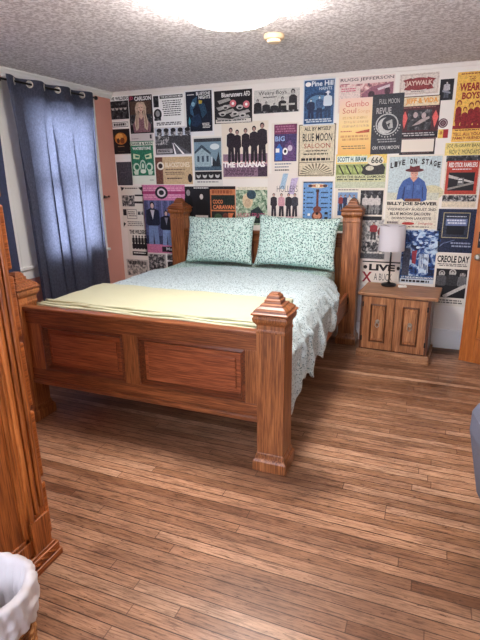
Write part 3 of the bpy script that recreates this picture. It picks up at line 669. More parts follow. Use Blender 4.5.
p.R(0, 0, 1, .12, PHD).R(.04, .1, .97, .74, (186, 66, 52)).T('RED STICK RAMBLERS', .1, .13, .92, .22, WH, .02).L(.2, .25, .8, .28, 1, WH).R(.12, .32, .88, .67, (34, 32, 36)).G([(.12, .36), (.88, .5), (.88, .53), (.12, .42)], (196, 192, 186)).G([(.12, .62), (.88, .5), (.88, .54), (.12, .66)], (150, 146, 140)).R(.4, .42, .58, .56, (110, 110, 110)).L(.42, .44, .56, .54, 2, WH).R(.0, .76, 1, .88, PHG); p.done()
p = Poster('poster', 'large pale poster of a cowboy in a blue shirt, LIVE ON STAGE', (2.893, 1.738, 3.344, 1.102), (232, 226, 210), layer=1)
p.R(.02, .02, .98, .6, (196, 212, 214)).E(.84, .5, .22, .1, (214, 208, 170)).R(.02, .5, .98, .6, (206, 208, 190))
for k, ch_ in enumerate('LIVE ON STAGE'):
    if ch_ == ' ': continue
    a = (k-6)/6; x = .5+a*.43; y = .095-.05*(1-a*a)
    p.T(ch_, x-.028, y, x+.03, y+.075, (46, 44, 46), .05)
p.G([(.36, .62), (.3, .58), (.2, .6), (.23, .44), (.3, .34), (.42, .29), (.58, .29), (.7, .35), (.76, .46), (.76, .6), (.7, .62)], (66, 96, 160)).G([(.3, .58), (.33, .42), (.35, .42), (.34, .6)], (34, 54, 104)).G([(.68, .58), (.66, .42), (.68, .42), (.7, .58)], (34, 54, 104)).R(.495, .32, .51, .6, (40, 60, 110)).R(.38, .4, .45, .46, (86, 116, 178)).R(.55, .4, .62, .46, (86, 116, 178))
p.G([(.42, .29), (.5, .36), (.58, .29)], (206, 150, 130)).E(.5, .245, .07, .055, (214, 160, 140)).E(.5, .2, .17, .026, (96, 34, 38)).G([(.4, .2), (.41, .14), (.47, .155), (.53, .145), (.59, .14), (.6, .2)], (110, 40, 42)).R(.46, .235, .48, .245, PK).R(.52, .235, .54, .245, PK).R(.36, .58, .66, .62, (120, 70, 50))
p.R(.02, .62, .98, .99, (226, 218, 200)).T('BILLY JOE SHAVER', .03, .625, .97, .685, (44, 40, 42), .045).T('WEDNESDAY AUGUST 2ND', .04, .71, .96, .745, (60, 54, 56), .02).T('BLUE MOON SALOON', .1, .77, .86, .81, (44, 40, 42), .03).T('DOWNTOWN LAFAYETTE', .14, .835, .88, .87, (60, 54, 56), .02).L(.05, .9, .3, .96, 1, (110, 100, 100)).E(.46, .925, .12, .02, (190, 56, 50)).T('Evangeline', .66, .905, .92, .945, (186, 60, 50), .0).L(.3, .965, .9, .985, 1, PK); p.done()
p = Poster('poster', 'navy framed poster with a pale gold inner frame right of the table lamp', (3.349, 1.283, 3.657, 0.903), (30, 40, 70))
p.frame(.14, .08, .84, .66, .02, (176, 168, 130)).R(.18, .12, .8, .62, (44, 52, 70)).R(.26, .3, .72, .58, (22, 24, 34)).L(.22, .16, .78, .2, 1, (200, 206, 214)).R(.22, .22, .78, .38, (110, 124, 166)).L(.24, .24, .76, .36, 2, (214, 220, 232), .6).G([(0, .92), (.2, .78), (.5, .7), (.5, .715), (.22, .8), (.02, .95)], (96, 110, 146)).L(.4, .76, .96, .9, 2, (150, 160, 186), .5); p.done()
p = Poster('poster', 'white CREOLE DAY poster with black-and-white musician photos, lowest by the door', (3.364, 0.894, 3.663, 0.413), (230, 224, 212), layer=1)
p.T('CREOLE DAY', .05, .04, .93, .17, (30, 30, 36), .035).L(.06, .19, .92, .25, 2, (120, 116, 112), .6).R(.06, .29, .92, .84, (34, 34, 38)).E(.22, .38, .09, .06, (176, 172, 168)).E(.52, .36, .1, .07, (190, 186, 180)).E(.8, .4, .08, .06, (160, 156, 152)).F(.22, .34, .84, .3, (80, 80, 84), PK, (176, 172, 168)).F(.52, .32, .84, .34, (56, 56, 60), PK, (196, 190, 186)).F(.8, .34, .84, .26, (110, 110, 112), PK, (170, 166, 160)).G([(.3, .8), (.9, .56), (.94, .62), (.34, .86)], (206, 202, 196)).L(.1, .88, .9, .97, 2, (120, 116, 112), .6); p.done()
p = Poster('poster', 'blue swirling psychedelic poster directly right of the lamp shade', (3.061, 1.099, 3.379, 0.604), (206, 214, 222))
p.R(.02, .02, .97, .9, SWB)
for k in range(26):
    a_ = k*.5; r_ = .05+.013*k; p.E(.62+r_*math.cos(a_), .2+r_*.6*math.sin(a_), .055, .022, ((150, 180, 216), (34, 60, 120), (196, 212, 230))[k % 3])
p.R(.06, .35, .26, .86, (70, 74, 92)).G([(.3, .4), (.44, .38), (.42, .64), (.32, .62)], (150, 50, 66)).T('WATER', .5, .44, .78, .8, (206, 220, 234), .02).R(.02, .86, .97, .92, BL).T('AT THE BLUE MOON SALOON', .06, .875, .94, .91, WH).L(.06, .94, .9, .985, 1, PK, .9); p.done()
# ---- between the right bedpost and the lamp
p = Poster('poster', 'green and yellow comic poster behind the right bedpost, headed SCOTT H BIRAM', (2.425, 1.759, 2.877, 1.460), (204, 206, 160))
p.R(0, 0, 1, .28, (236, 206, 110)).R(.02, .06, .62, .24, (226, 236, 226)).T('SCOTT H. BIRAM', .03, .08, .6, .22, (30, 84, 84), .03).R(.01, .3, .98, .6, (142, 158, 92))
for k in range(4): p.E(.12+.15*k, .46, .065, .1, (176, 190, 116)).G([(.05+.15*k, .32), (.08+.15*k, .32), (.18+.15*k, .6), (.15+.15*k, .6)], PK)
p.G([(.52, .56), (.56, .36), (.7, .24), (.9, .26), (.98, .4), (.96, .6), (.6, .62)], (48, 46, 46)).E(.78, .2, .16, .15, (226, 222, 204)).T('666', .7, .1, .92, .28, (48, 46, 46), .02).E(.68, .42, .08, .07, (206, 200, 180)).T('WITH THE BLACK DIAMOND', .02, .63, .98, .7, (40, 44, 40), .02).L(.02, .73, .98, .8, 1, (60, 66, 60)).R(0, .82, 1, 1, (200, 206, 180)); p.done()
p = Poster('poster', 'cream sheet with one colour and one grey photo right of the right bedpost cap', (2.430, 1.458, 2.882, 1.163), (230, 222, 208))
p.L(.05, .03, .5, .09, 1, (110, 104, 100)).R(.06, .12, .46, .72, (126, 156, 196)).R(.52, .06, .97, .8, PHD)
for k in range(4): p.F(.12+.09*k, .2, .7, .1, ((150, 60, 60), (40, 50, 90), (210, 206, 200), (60, 60, 60))[k], (50, 50, 70))
p.R(.06, .7, .2, .84, BL)
for k in range(3): p.F(.62+.12*k, .2, .76, .13, (206, 200, 196), (130, 130, 130), (190, 186, 180))
p.R(.55, .85, .97, .97, PK); p.done()
p = Poster('flyer', 'narrow dark green strip just left of the right bedpost cap', (2.408, 1.149, 2.546, 1.064), (84, 116, 100), cat='flyer')
p.L(.1, .2, .9, .5, 1, (190, 200, 190)); p.done()
p = Poster('poster', 'grey photo poster with red-shirted figures between the bedpost and lamp shade', (2.683, 1.183, 2.920, 0.802), (214, 208, 202))
p.R(.03, .03, .97, .97, PHL).F(.5, .08, .5, .3, (150, 50, 56), (60, 60, 64)).E(.8, .3, .14, .12, (120, 50, 54)).R(.1, .55, .9, .8, PHG).R(.03, .84, .97, .97, (90, 92, 96)); p.done()
p = Poster('poster', 'white poster with big LIVE lettering and a dark red cross behind the lamp', (2.711, 0.800, 3.070, 0.575), (228, 220, 210))
p.R(.02, .04, .98, .09, PK).T('LIVE', .2, .16, .86, .44, (30, 28, 32), .045).E(.1, .3, .05, .08, (40, 36, 40)).E(.94, .3, .04, .08, (40, 36, 40)).G([(.03, .5), (.09, .5), (.28, .94), (.22, .94)], (150, 40, 50)).G([(.22, .5), (.28, .5), (.09, .94), (.03, .94)], (150, 40, 50)).T('A BUCK', .34, .55, .8, .85, (60, 58, 62), .0); p.done()


# ------------------------------------------------------------------ bed
BX0, BX1 = .838, 2.595            # post centres
FY, HY = -2.375, -.125
bed = thing('bed', 'large oak bed with four square capped posts and a panelled footboard', 'bed', (1.71, -1.25, 0))
def post_prof(top):
    t = top-.105
    return [(.093, 0), (.097, .006), (.097, .062), (.091, .074), (.084, .082), (.080, .105), (.0765, .11), (.0765, t-.10), (.080, t-.097), (.080, t-.085), (.0765, t-.082), (.0765, t-.055), (.083, t-.048), (.092, t-.035), (.095, t-.018), (.088, t-.004)]
def cap_prof(top):
    t = top-.105
    return [(.090, t-.004), (.099, t), (.101, t+.008), (.090, t+.014), (.088, t+.022), (.078, t+.032), (.062, t+.042), (.060, t+.050), (.045, t+.054), (.043, t+.066), (.045, t+.070), (.036, t+.078), (.034, t+.090), (.026, t+.098), (.022, t+.105)]
for x, y, top in ((BX0, FY, 1.02), (BX1, FY, 1.02), (BX0, HY, 1.37), (BX1+.03, HY, 1.37)):
    bm = bmesh.new(); sq_lathe(bm, x, y, post_prof(top)); p = part('post', bm, bed_z, bed, bevel=.003)
    bm = bmesh.new(); sq_lathe(bm, x, y, cap_prof(top)); part('post_cap', bm, bed_x, p, bevel=.002)

def bevel_frame(bm, x0, z0, x1, z1, y, w, dep):
    """moulding that slopes inward from a rectangular opening (faces -y)"""
    o = [bm.verts.new(p) for p in ((x0, y, z0), (x1, y, z0), (x1, y, z1), (x0, y, z1))]
    m = [bm.verts.new(p) for p in ((x0+w*.45, y-.006, z0+w*.45), (x1-w*.45, y-.006, z0+w*.45), (x1-w*.45, y-.006, z1-w*.45), (x0+w*.45, y-.006, z1-w*.45))]
    i = [bm.verts.new(p) for p in ((x0+w, y+dep, z0+w), (x1-w, y+dep, z0+w), (x1-w, y+dep, z1-w), (x0+w, y+dep, z1-w))]
    for a, b in ((o, m), (m, i)):
        for k in range(4):
            j = (k+1) % 4; bm.faces.new((a[k], a[j], b[j], b[k]))

bed_d = wood('oak_bed_moulding_shade', (76, 36, 18), (128, 68, 36), (160, 92, 54), 0)  # darker moulding colour paints shade into the panel grooves
bed_p = wood('oak_bed_panel', (110, 54, 30), (172, 98, 60), (198, 124, 82), 0, seed=5)
def panel_board(name, x0, x1, z0, z1, yf, yb, rails, splits, parent):
    """frame and panel board: rails = (bottom, top) widths, splits = openings"""
    t = bmesh.new()
    zb, zt = z0+rails[0], z1-rails[1]
    box(t, x0, yf, z0, x1, yb, zb); box(t, x0, yf, zt, x1, yb, z1)
    xs = [x0]+[v for s_ in splits for v in s_]+[x1]
    for a, b in zip(xs[::2], xs[1::2]): box(t, a, yf+.0015, zb, b, yb, zt, 1)
    fb = part(name, t, [bed_x, bed_z], parent, bevel=.002)
    for a, b in splits:
        q = BM((a, yf+.024, zb, b, yb-.004, zt)); box(q, a+.06, yf+.012, zb+.06, b-.06, yf+.024, zt-.06); part('panel', q, bed_p, fb, bevel=.008)
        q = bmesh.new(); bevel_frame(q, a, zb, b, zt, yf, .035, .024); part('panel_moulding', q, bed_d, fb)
    return fb
FX0, FX1 = BX0+.0765, BX1-.0765
fb = panel_board('footboard', FX0, FX1, .29, .785, -2.418, -2.378, (.095, .085), ((1.03, 1.655), (1.755, 2.44)), bed)
bm = BM((FX0, -2.436, .785, FX1, -2.372, .812)); part('top_ledge', bm, bed_x, fb, bevel=.006)
bm = BM((FX0, -2.432, .28, FX1, -2.375, .312)); part('bottom_ledge', bm, bed_x, fb, bevel=.006)
HX0, HX1 = BX0+.0765, BX1+.03-.0765
hb = panel_board('headboard', HX0, HX1, .35, 1.03, -.15, -.105, (.12, .10), ((1.02, 1.67), (1.77, 2.45)), bed)
part('top_ledge', BM((HX0, -.17, 1.03, HX1, -.09, 1.06)), bed_x, hb, bevel=.006)
for x, s_ in ((BX0-.05, -1), (BX1+.035, 1)):
    x0, x1 = sorted((x, x-s_*.03))
    part('side_rail', BM((x0, FY+.0765, .335, x1, HY-.0765, .51)), bed_y, bed, bevel=.004)
part('slat_base', BM((FX0, FY+.07, .36, FX1-.01, HY-.03, .39)), bed_y, bed)
# small dark bolt head where the rail meets the head post
bm = bmesh.new(); box(bm, BX1+.035, HY-.105, .41, BX1+.042, HY-.078, .47); part('rail_bracket', bm, black_metal, bed)

# mattress in its mint fitted sheet
MX0, MX1, MY0, MY1 = .920, 2.475, -2.368, -.19
def soft_box(bm, x0, x1, y0, y1, z0, z1, r, nu, nv, wob):
    """closed rounded slab as one skin"""
    prof = []
    for k in range(7): a = PI/2*k/6; prof.append((r*(1-math.cos(a)) if False else r-r*math.sin(PI/2-a), z0+r-r*math.cos(a)) if False else (r*(1-math.sin(a)), z0+r*(1-math.cos(a))))
    for k in range(7): a = PI/2*k/6; prof.append((r*(1-math.cos(a)), z1-r+r*math.sin(a)))
    rings = []
    for ins, z in prof:
        ring = []
        cr = .07
        for (cx, cy, a0) in ((x1-cr, y1-cr, 0), (x0+cr, y1-cr, PI/2), (x0+cr, y0+cr, PI), (x1-cr, y0+cr, 1.5*PI)):
            for k in range(6):
                a = a0+PI/2*k/5; rr = max(cr-ins, .001)
                x, y = cx+rr*math.cos(a), cy+rr*math.sin(a)
                ring.append(bm.verts.new((x, y, z+wob(x, y))))
        rings.append(ring)
    n = len(rings[0])
    for r0, r1 in zip(rings, rings[1:]):
        for i in range(n): bm.faces.new((r0[i], r0[(i+1) % n], r1[(i+1) % n], r1[i])).smooth = True
    bm.faces.new(rings[0][::-1]); bm.faces.new(rings[-1])
bm = bmesh.new(); soft_box(bm, MX0, MX1+.03, MY0, MY1, .391, .745, .05, 1, 1, lambda x, y: 0)
mat_o = obj('mattress', bm, mint, origin=(1.7, -1.28, .391))
tag(mat_o, 'thick mattress in a mint fitted sheet with a dark leaf print, inside the oak bed', 'mattress')

def wrinkle(x, y, a=.006):
    return max(-.005, a*(noise.noise(Vector((x*5, y*5, 1)))+.6*noise.noise(Vector((x*12, y*9, 4)))))+.001
# bedspread: flat over the mattress, hanging over both long sides
def spread_end(x):
    t = (x-MX0)/(MX1-MX0)
    return -.50-.62*max(0, .38-t)**1.1*1.6-.55*max(0, t-.62)**1.2
hem = [(-2.36, .17), (-2.27, .21), (-2.19, .25), (-2.12, .30), (-2.03, .36), (-1.94, .40), (-1.88, .35), (-1.80, .32), (-1.7, .37), (-1.55, .36), (-1.4, .385), (-1.2, .41), (-1.05, .45), (-.9, .50), (-.79, .56), (-.70, .66), (-.6, .70)]
def hem_z(y):
    for (a, za), (b, zb) in zip(hem, hem[1:]):
        if a <= y <= b: return za+(zb-za)*(y-a)/(b-a)
    return hem[0][1] if y < hem[0][0] else hem[-1][1]
ZT = .757
def spread_pt(u, v):
    # u: across (left hem -> right hem), v: foot -> head
    if u < .2: sx, q = 0, (.2-u)/.2
    elif u > .75: sx, q = 1, (u-.75)/.25
    else: sx, q = None, 0
    t = (min(max(u, .2), .75)-.2)/.55
    y0 = MY0+.004
    y1 = spread_end(MX0+(MX1-MX0)*t)
    y = y0+(y1-y0)*v
    o = min(1, max(0, (y+2.29)/.03)); o = o*o*(3-2*o)
    XL, XR_ = .923-.040*o, 2.512+.022*o
    xt = XL+(XR_-XL)*t
    if q > 0:   # the sides hang only behind the foot posts
        yq = -2.274+(y-y0)*(y1+2.274)/(y1-y0); y = y+(yq-y)*min(1, q*30)
        o = min(1, max(0, q*9-.45)); XL, XR_ = XL+(.876-XL)*o, XR_+(2.534-XR_)*o; xt = XR_ if sx else XL
    z = ZT+wrinkle(xt, y)
    if sx is None:
        e = min(xt-XL, XR_-xt)
        z -= .02*math.exp(-max(e, 0)/.03)
        return (xt, y, z)
    z -= .02
    hz = hem_z(y) if sx else .55
    zz = z-(z-hz)*q
    drop = z-zz
    f = min(1, drop/.12)
    if sx:
        amp = .012+.045*min(1, drop/.35)
        fold = amp*(math.sin(y*21+1.2*math.sin(y*7)+drop*3)*.6+.5*math.sin(y*43+2+drop*5))+.035*noise.noise(Vector((y*8+zz*5, zz*7, 0)))*f
        bulge = .070+.035*f
        xx = xt+bulge*(1-math.exp(-drop/.035))+fold*f*.8
        xx = max(xx, XR_+(BX1+.048-XR_)*min(1, drop/.12)) if q > .04 else xt
        return (xx, max(y+.03*f*math.sin(y*23)*drop, -2.274), zz+.022*q*math.sin(y*47))
    return (xt-.004*(1-math.exp(-drop/.03)), y, zz)
bm = bmesh.new(); grid(bm, spread_pt, 110, 120)
bs = obj('bedspread', bm, spread, solid=.006, origin=(1.7, -1.3, ZT))
tag(bs, 'thin white sprigged bedspread on the mattress, hanging in folds over its right side', 'bedspread')

# cream throw folded across the foot of the bed
def throw_layer(bm, z, x0, x1, y0, y1, sk, dz, seed):
    def fn(u, v):
        x = x0+(x1-x0)*u; y = y0+(y1-y0)*v+sk*(u-.5)+.012*noise.noise(Vector((u*5, seed, v)))
        zz = z+dz+wrinkle(x, y)+.008*noise.noise(Vector((x*3, y*6, seed)))+.006*math.sin(v*PI)
        e = min(u*(x1-x0), (1-u)*(x1-x0), v*(y1-y0), (1-v)*(y1-y0))
        zz -= .010*math.exp(-e/.012)
        return (x, y, zz)
    top = grid(bm, fn, 60, 34)
    def fn2(u, v):
        x, y, zz = fn(u, v); return (x, y, ZT+.009+wrinkle(x, y))
    bot = grid(bm, fn2, 60, 34)
    for a, b in ((top[0], bot[0]), (top[-1], bot[-1]), ([r[0] for r in top], [r[0] for r in bot]), ([r[-1] for r in top], [r[-1] for r in bot])):
        for k in range(len(a)-1): bm.faces.new((a[k], a[k+1], b[k+1], b[k])).smooth = True
bm = bmesh.new()
throw_layer(bm, ZT, .921, 2.49, -2.335, -1.62, -.03, .040, 3)
tmat = throw_mat()
tw = obj('throw_blanket', bm, tmat, origin=(1.7, -1.98, ZT))
for k, (yy, zz) in enumerate(((-2.336, .789), (-2.332, .802), (-2.295, .809), (-2.25, .811))):
    bm = bmesh.new()
    tube(bm, [(.931+1.545*i/40, yy-.03*(i/40-.5)+.004*math.sin(i*.7+k), zz-.003+.004*math.sin(i*.4+k*2)) for i in range(41)], .011, 8)
    part('blanket_fold', bm, tmat, tw)
tag(tw, 'cream ribbed throw blanket folded across the foot end of the bed', 'blanket')

# pillows leaning on the headboard
def pillow(label, cx, w, h, yb, zb, lean, yaw, seed, drop=0):
    bm = bmesh.new()
    def side(sg):
        def fn(u, v):
            a, b = 2*u-1, 2*v-1
            t = max(0, (1-abs(a)**2.6))**.55*max(0, (1-abs(b)**2.6))**.55
            pin = 1-.07*(1-abs(b)**3)*abs(a)**6 - .0
            pin2 = 1-.09*(1-abs(a)**3)*abs(b)**6
            x = a*w/2*pin; z = b*h/2*pin2+h/2
            y = sg*(.088*t+.004)+.008*noise.noise(Vector((a*3+seed, b*3, sg)))*t
            return Vector((x, y, z))
        return fn
    f, g = grid(bm, side(-1), 36, 26), grid(bm, side(1), 36, 26)
    bmesh.ops.remove_doubles(bm, verts=bm.verts[:], dist=.0095)
    M = Matrix.Translation((cx, yb, zb)) @ Matrix.Rotation(yaw, 4, 'Z') @ Matrix.Rotation(drop, 4, 'Y') @ Matrix.Rotation(-lean, 4, 'X')
    bmesh.ops.transform(bm, matrix=M, verts=bm.verts[:])
    o = obj('pillow', bm, mint, origin=(cx, yb, zb))
    return tag(o, label, 'pillow', 'mint pillows against the headboard')
pillow('left one of the two mint leaf-print pillows, nearer the window', 1.40, .72, .47, -.44, .765, .30, 0, 1, -.02)
pillow('right one of the two mint leaf-print pillows, nearer the nightstand', 2.155, .775, .48, -.44, .765, .28, 0, 5, .03)

# ------------------------------------------------------------------ nightstand (local frame, front towards -y)
ns_d = wood('oak_stand_dark_sides_and_shade', (66, 36, 22), (112, 66, 42), (140, 88, 58), 2)  # dark side wood, also painting shade on recessed stiles and door mouldings
ns = thing('nightstand', 'small two-door oak nightstand on a plinth beside the bed', 'nightstand', (2.765, -.470, 0), -.07)
W, Dp, Hn = .622, .42, .600
def np_(name, bm, m, par=ns, **k): return part(name, bm, m, par, local=True, **k)
b_ = BM((.02, .03, .0, .04, Dp, Hn-.028), (W-.04, .03, 0, W-.02, Dp, Hn-.028), (.04, Dp-.012, .06, W-.04, Dp, Hn-.028), (.04, .03, .075, W-.04, Dp-.012, .09))
box(b_, .02, .018, .07, .075, .036, Hn-.028); box(b_, W-.075, .018, .07, W-.02, .036, Hn-.028)
box(b_, .075, .018, Hn-.07, W-.075, .036, Hn-.028); box(b_, .075, .018, .07, W-.075, .036, .095)
box(b_, W/2-.02, .018, .095, W/2+.02, .036, Hn-.07)
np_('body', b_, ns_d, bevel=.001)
t_ = BM((-.005, -.014, Hn-.028, W+.03, Dp, Hn)); np_('top', t_, ns_x, bevel=.005)
pl = BM((0, 0, 0, W, .03, .055), (0, .03, 0, .02, Dp, .055), (W-.02, .03, 0, W, Dp, .055))
box(pl, .004, .004, .055, W-.004, .03, .072)
for i in range(26):
    u = .02+i*(W-.04)/25; box(pl, u-.006, -.004, .012, u+.006, .0, .046)
np_('plinth', pl, ns_x, bevel=.002)
for k, (a, b) in enumerate(((.045, W/2-.004), (W/2+.004, W-.045))):
    z0, z1 = .088, Hn-.038; fr = .062
    d_ = BM((a, 0, z0, a+fr, .018, z1), (b-fr, 0, z0, b, .018, z1), (a+fr, 0, z0, b-fr, .018, z0+fr), (a+fr, 0, z1-fr, b-fr, .018, z1))
    dr = np_('door', d_, ns_z, bevel=.002)
    p_ = BM((a+fr, .008, z0+fr, b-fr, .016, z1-fr)); 
    # raised field with a clipped, shouldered head
    u0, u1, w0, w1 = a+fr+.022, b-fr-.022, z0+fr+.03, z1-fr-.025
    pts = [(u0, w0), (u1, w0), (u1, w1-.02), (u1-.018, w1-.02), (u1-.018, w1), (u0+.018, w1), (u0+.018, w1-.02), (u0, w1-.02)]
    f1 = [p_.verts.new((x, .008, z)) for x, z in pts]; f2 = [p_.verts.new((x, -.001, z)) for x, z in [((x-(u0+u1)/2)*.9+(u0+u1)/2, (z-(w0+w1)/2)*.95+(w0+w1)/2) for x, z in pts]]
    for i in range(8): p_.faces.new((f1[i], f1[(i+1) % 8], f2[(i+1) % 8], f2[i]))
    p_.faces.new(f2)
    np_('door_panel', p_, ns_z, dr)
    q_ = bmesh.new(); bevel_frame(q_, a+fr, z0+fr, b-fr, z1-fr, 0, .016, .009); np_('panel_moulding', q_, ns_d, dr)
    # cast drop pull
    hx, hz = (a+b)/2, (z0+z1)/2+.005
    h_ = bmesh.new(); lathe(h_, hx, hz+.014, [(.019, .001), (.018, .005), (.008, .008), (.007, .016), (.012, .021), (.008, .028)], 16, 'y'); pull = np_('pull_knob', h_, plain((176, 168, 158), .35, .6, .5, 'pewter'), dr); h_ = bmesh.new()
    tube(h_, [(hx, -.018, hz+.014), (hx-.015, -.018, hz), (hx-.015, -.017, hz-.022), (hx, -.016, hz-.036), (hx+.015, -.017, hz-.022), (hx+.015, -.018, hz), (hx, -.018, hz+.014)], .0045, 8)
    np_('handle', h_, plain((176, 168, 158), .35, .6, .5, 'pewter'), dr)
    ex = a if k == 0 else b
    for z in (z0+.09, z1-.07):
        g = BM((ex-.010, -.003, z-.022, ex+.004, .002, z+.022) if k == 0 else (ex-.004, -.003, z-.022, ex+.010, .002, z+.022))
        np_('hinge', g, black_metal, dr, bevel=.001)

def on_ns(u, v):
    c, s = math.cos(-.07), math.sin(-.07); return 2.765+u*c-v*s, -.470+u*s+v*c
# lamp
lx, ly = on_ns(.198, .325)
lamp = thing('table_lamp', 'small table lamp with a white drum shade and thin black stem on the nightstand', 'lamp', (lx, ly, Hn))
def lp(prof, n=36):
    bm = bmesh.new(); lathe(bm, lx, ly, prof, n); return bm
part('base', lp([(.064, Hn), (.067, Hn+.006), (.066, Hn+.016), (.055, Hn+.021), (.03, Hn+.025), (.016, Hn+.032), (.010, Hn+.04)]), black_metal, lamp)
part('stem', lp([(.0075, Hn+.04), (.0075, Hn+.375)], 16), black_metal, lamp)
shade_m = plain((206, 202, 208), .8, 0, .1, 'white_linen_shade')
bm = bmesh.new(); lathe(bm, lx, ly, [(.115, Hn+.325), (.111, Hn+.545), (.1085, Hn+.545), (.1125, Hn+.325), (.115, Hn+.325)], 48, cap=False)
sh = part('lamp_shade', bm, shade_m, lamp)
bm = bmesh.new(); torus(bm, (lx, ly, Hn+.525), (0, 0, 1), .010, .002, 16, 6)
for k in range(3):
    a = 2*PI*k/3+.4; tube(bm, [(lx+.01*math.cos(a), ly+.01*math.sin(a), Hn+.525), (lx+.113*math.cos(a), ly+.113*math.sin(a), Hn+.545)], .0016, 6)
part('shade_spider', bm, black_metal, sh)
bm = lp([(.012, Hn+.375), (.012, Hn+.41), (.020, Hn+.43), (.028, Hn+.46), (.024, Hn+.485), (.008, Hn+.5)], 20)
part('light_bulb', bm, plain((240, 238, 230), .3, 0, .5, 'opal_bulb_unlit'), lamp)
# small white plug-like remote
rx, ry = on_ns(.325, .30)
bm = bmesh.new(); box(bm, rx-.036, ry-.019, Hn, rx+.032, ry+.019, Hn+.018)
bmesh.ops.rotate(bm, verts=bm.verts[:], cent=(rx, ry, Hn), matrix=Matrix.Rotation(.35, 3, 'Z'))
rc = obj('remote_control', bm, plain((240, 238, 232), .4, 0, .4, 'white_plastic'), bevel=.004, origin=(rx, ry, Hn))
tag(rc, 'tiny white remote lying on the nightstand right of the lamp base', 'remote control')
bm = bmesh.new()
for k in range(2):
    lathe(bm, rx-.006+k*.014, ry, [(.0042, Hn+.018), (.0036, Hn+.0195)], 12)
part('button', bm, plain((150, 150, 150), .5), rc)

# ------------------------------------------------------------------ tall chest in the left foreground
ch = thing('chest_of_drawers', 'tall orange-brown oak chest seen from its panelled side, cut by the left edge', 'chest of drawers', (1.40, -3.65, 0))
CX0, CX1, CY0, CY1, CH = .86, 1.90, -3.93, -3.388, 1.86
b_ = BM((CX0, CY0, .09, CX0+.03, CY1, CH), (CX0+.03, CY0, .09, CX1-.03, CY0+.015, CH), (CX0+.03, CY0, CH-.03, CX1-.03, CY1, CH))
for z in (.1, .385, .715, 1.01, 1.27, 1.53): box(b_, CX0+.03, CY1-.05, z-.012, CX1-.03, CY1, z+.012)
box(b_, CX1-.03, CY0+.10, .10, CX1-.018, CY1-.10, CH-.05)
part('carcass', b_, ar_z, ch)
# side frame: pilasters, rails
s_ = BM((CX1-.03, CY0, .16, CX1, CY0+.105, CH), (CX1-.03, CY1-.105, .16, CX1-.004, CY1, CH))
for z0, z1 in ((.09, .16), (.93, 1.02), (CH-.09, CH)): box(s_, CX1-.03, CY0+(.105 if z0 > .1 else 0), z0, CX1-.004, CY1-(.105 if z0 > .1 else 0), z1)
part('side_frame', s_, ar_z, ch, bevel=.003)
# fluted pilaster by the front corner: three ribs above a plain block
s_ = BM((CX1-.004, CY1-.098, .09, CX1+.008, CY1-.004, .245))
for k in range(3):
    y = CY1-.083+k*.030
    tube(s_, [(CX1-.002, y, .245+.02*k), (CX1-.002, y, CH-.06)], .0115, 10)
part('fluted_pilaster', s_, ar_z, ch, bevel=.002)
# raised inner mouldings of the two side panels
for z0, z1 in ((.16, .93), (1.02, CH-.09)):
    q = bmesh.new()
    y0, y1 = CY0+.105, CY1-.105
    for a, b, c, d in ((y0, z0, y1, z0+.02), (y0, z1-.02, y1, z1), (y0, z0, y0+.02, z1), (y1-.02, z0, y1, z1)):
        box(q, CX1-.02, a, b, CX1-.008, c, d)
    part('side_panel_moulding', q, ar_z, ch, bevel=.003)
bs_ = BM((CX0-.012, CY0-.005, 0, CX1+.022, CY1+.034, .032), (CX0-.006, CY0-.002, .032, CX1+.014, CY1+.028, .07), (CX0, CY0, .07, CX1+.009, CY1+.014, .086))
for i in range(9):
    y = CY1-.02-i*.045; tube(bs_, [(CX1+.014, y+.02, .038), (CX1+.016, y, .050), (CX1+.014, y-.02, .062)], .006, 6)
part('base_moulding', bs_, ar_x, ch, bevel=.006)
tp = BM((CX0-.02, CY0-.005, CH, CX1+.03, CY1+.04, CH+.03)); part('top', tp, ar_x, ch, bevel=.008)
for z0, z1 in ((.112, .372), (.398, .702), (.728, .998), (1.022, 1.258), (1.282, 1.518), (1.542, 1.80)):
    f = BM((CX0+.02, CY1, z0, CX1-.012, CY1+.026, z1)); dw = part('drawer', f, ar_x, ch, bevel=.007)
    for x in (CX0+.25, CX1-.25):
        k = bmesh.new(); tube(k, [(x-.04, CY1+.026, (z0+z1)/2), (x-.035, CY1+.045, (z0+z1)/2-.01), (x, CY1+.05, (z0+z1)/2-.02), (x+.035, CY1+.045, (z0+z1)/2-.01), (x+.04, CY1+.026, (z0+z1)/2)], .004, 8)
        part('drawer_pull', k, plain((120, 112, 104), .35, .9, .5), dw)

# ------------------------------------------------------------------ laundry basket
bx, by, bh = 2.112, -3.872, .362
wb = thing('wastebasket', 'woven wicker wastebasket with a white liner beside the tall chest', 'wastebasket', (bx, by, 0))
def br(z): return .108+.024*(z/bh)
bm = bmesh.new()
rows, cols = 26, 28
for r in range(rows):
    z = .012+(bh-.03)*r/(rows-1); pts = []
    n = cols*4
    for i in range(n+1):
        a = 2*PI*i/n; s_ = math.sin(a*cols/2+(PI if r % 2 else 0)); R_ = br(z)+.0035*s_
        pts.append((bx+R_*math.cos(a), by+R_*math.sin(a), z))
    tube(bm, pts, .0068, 6)
wick = photo_mat('wicker', [(.35, (110, 64, 30)), (.5, (160, 104, 56)), (.65, (196, 144, 90))], 30, 3)
part('wicker_wall', bm, wick, wb)
bm = bmesh.new()
for i in range(cols): 
    a = 2*PI*(i+.5)/cols; tube(bm, [(bx+br(0)*math.cos(a), by+br(0)*math.sin(a), .004), (bx+br(bh)*math.cos(a), by+br(bh)*math.sin(a), bh-.01)], .0045, 6)
part('wicker_stake', bm, wick, wb)
bm = bmesh.new(); lathe(bm, bx, by, [(.104, .0), (.108, .012)], 32); part('basket_bottom', bm, wick, wb)
liner = plain((208, 202, 203), .45, 0, .35, 'white_plastic_bag')
bm = bmesh.new()
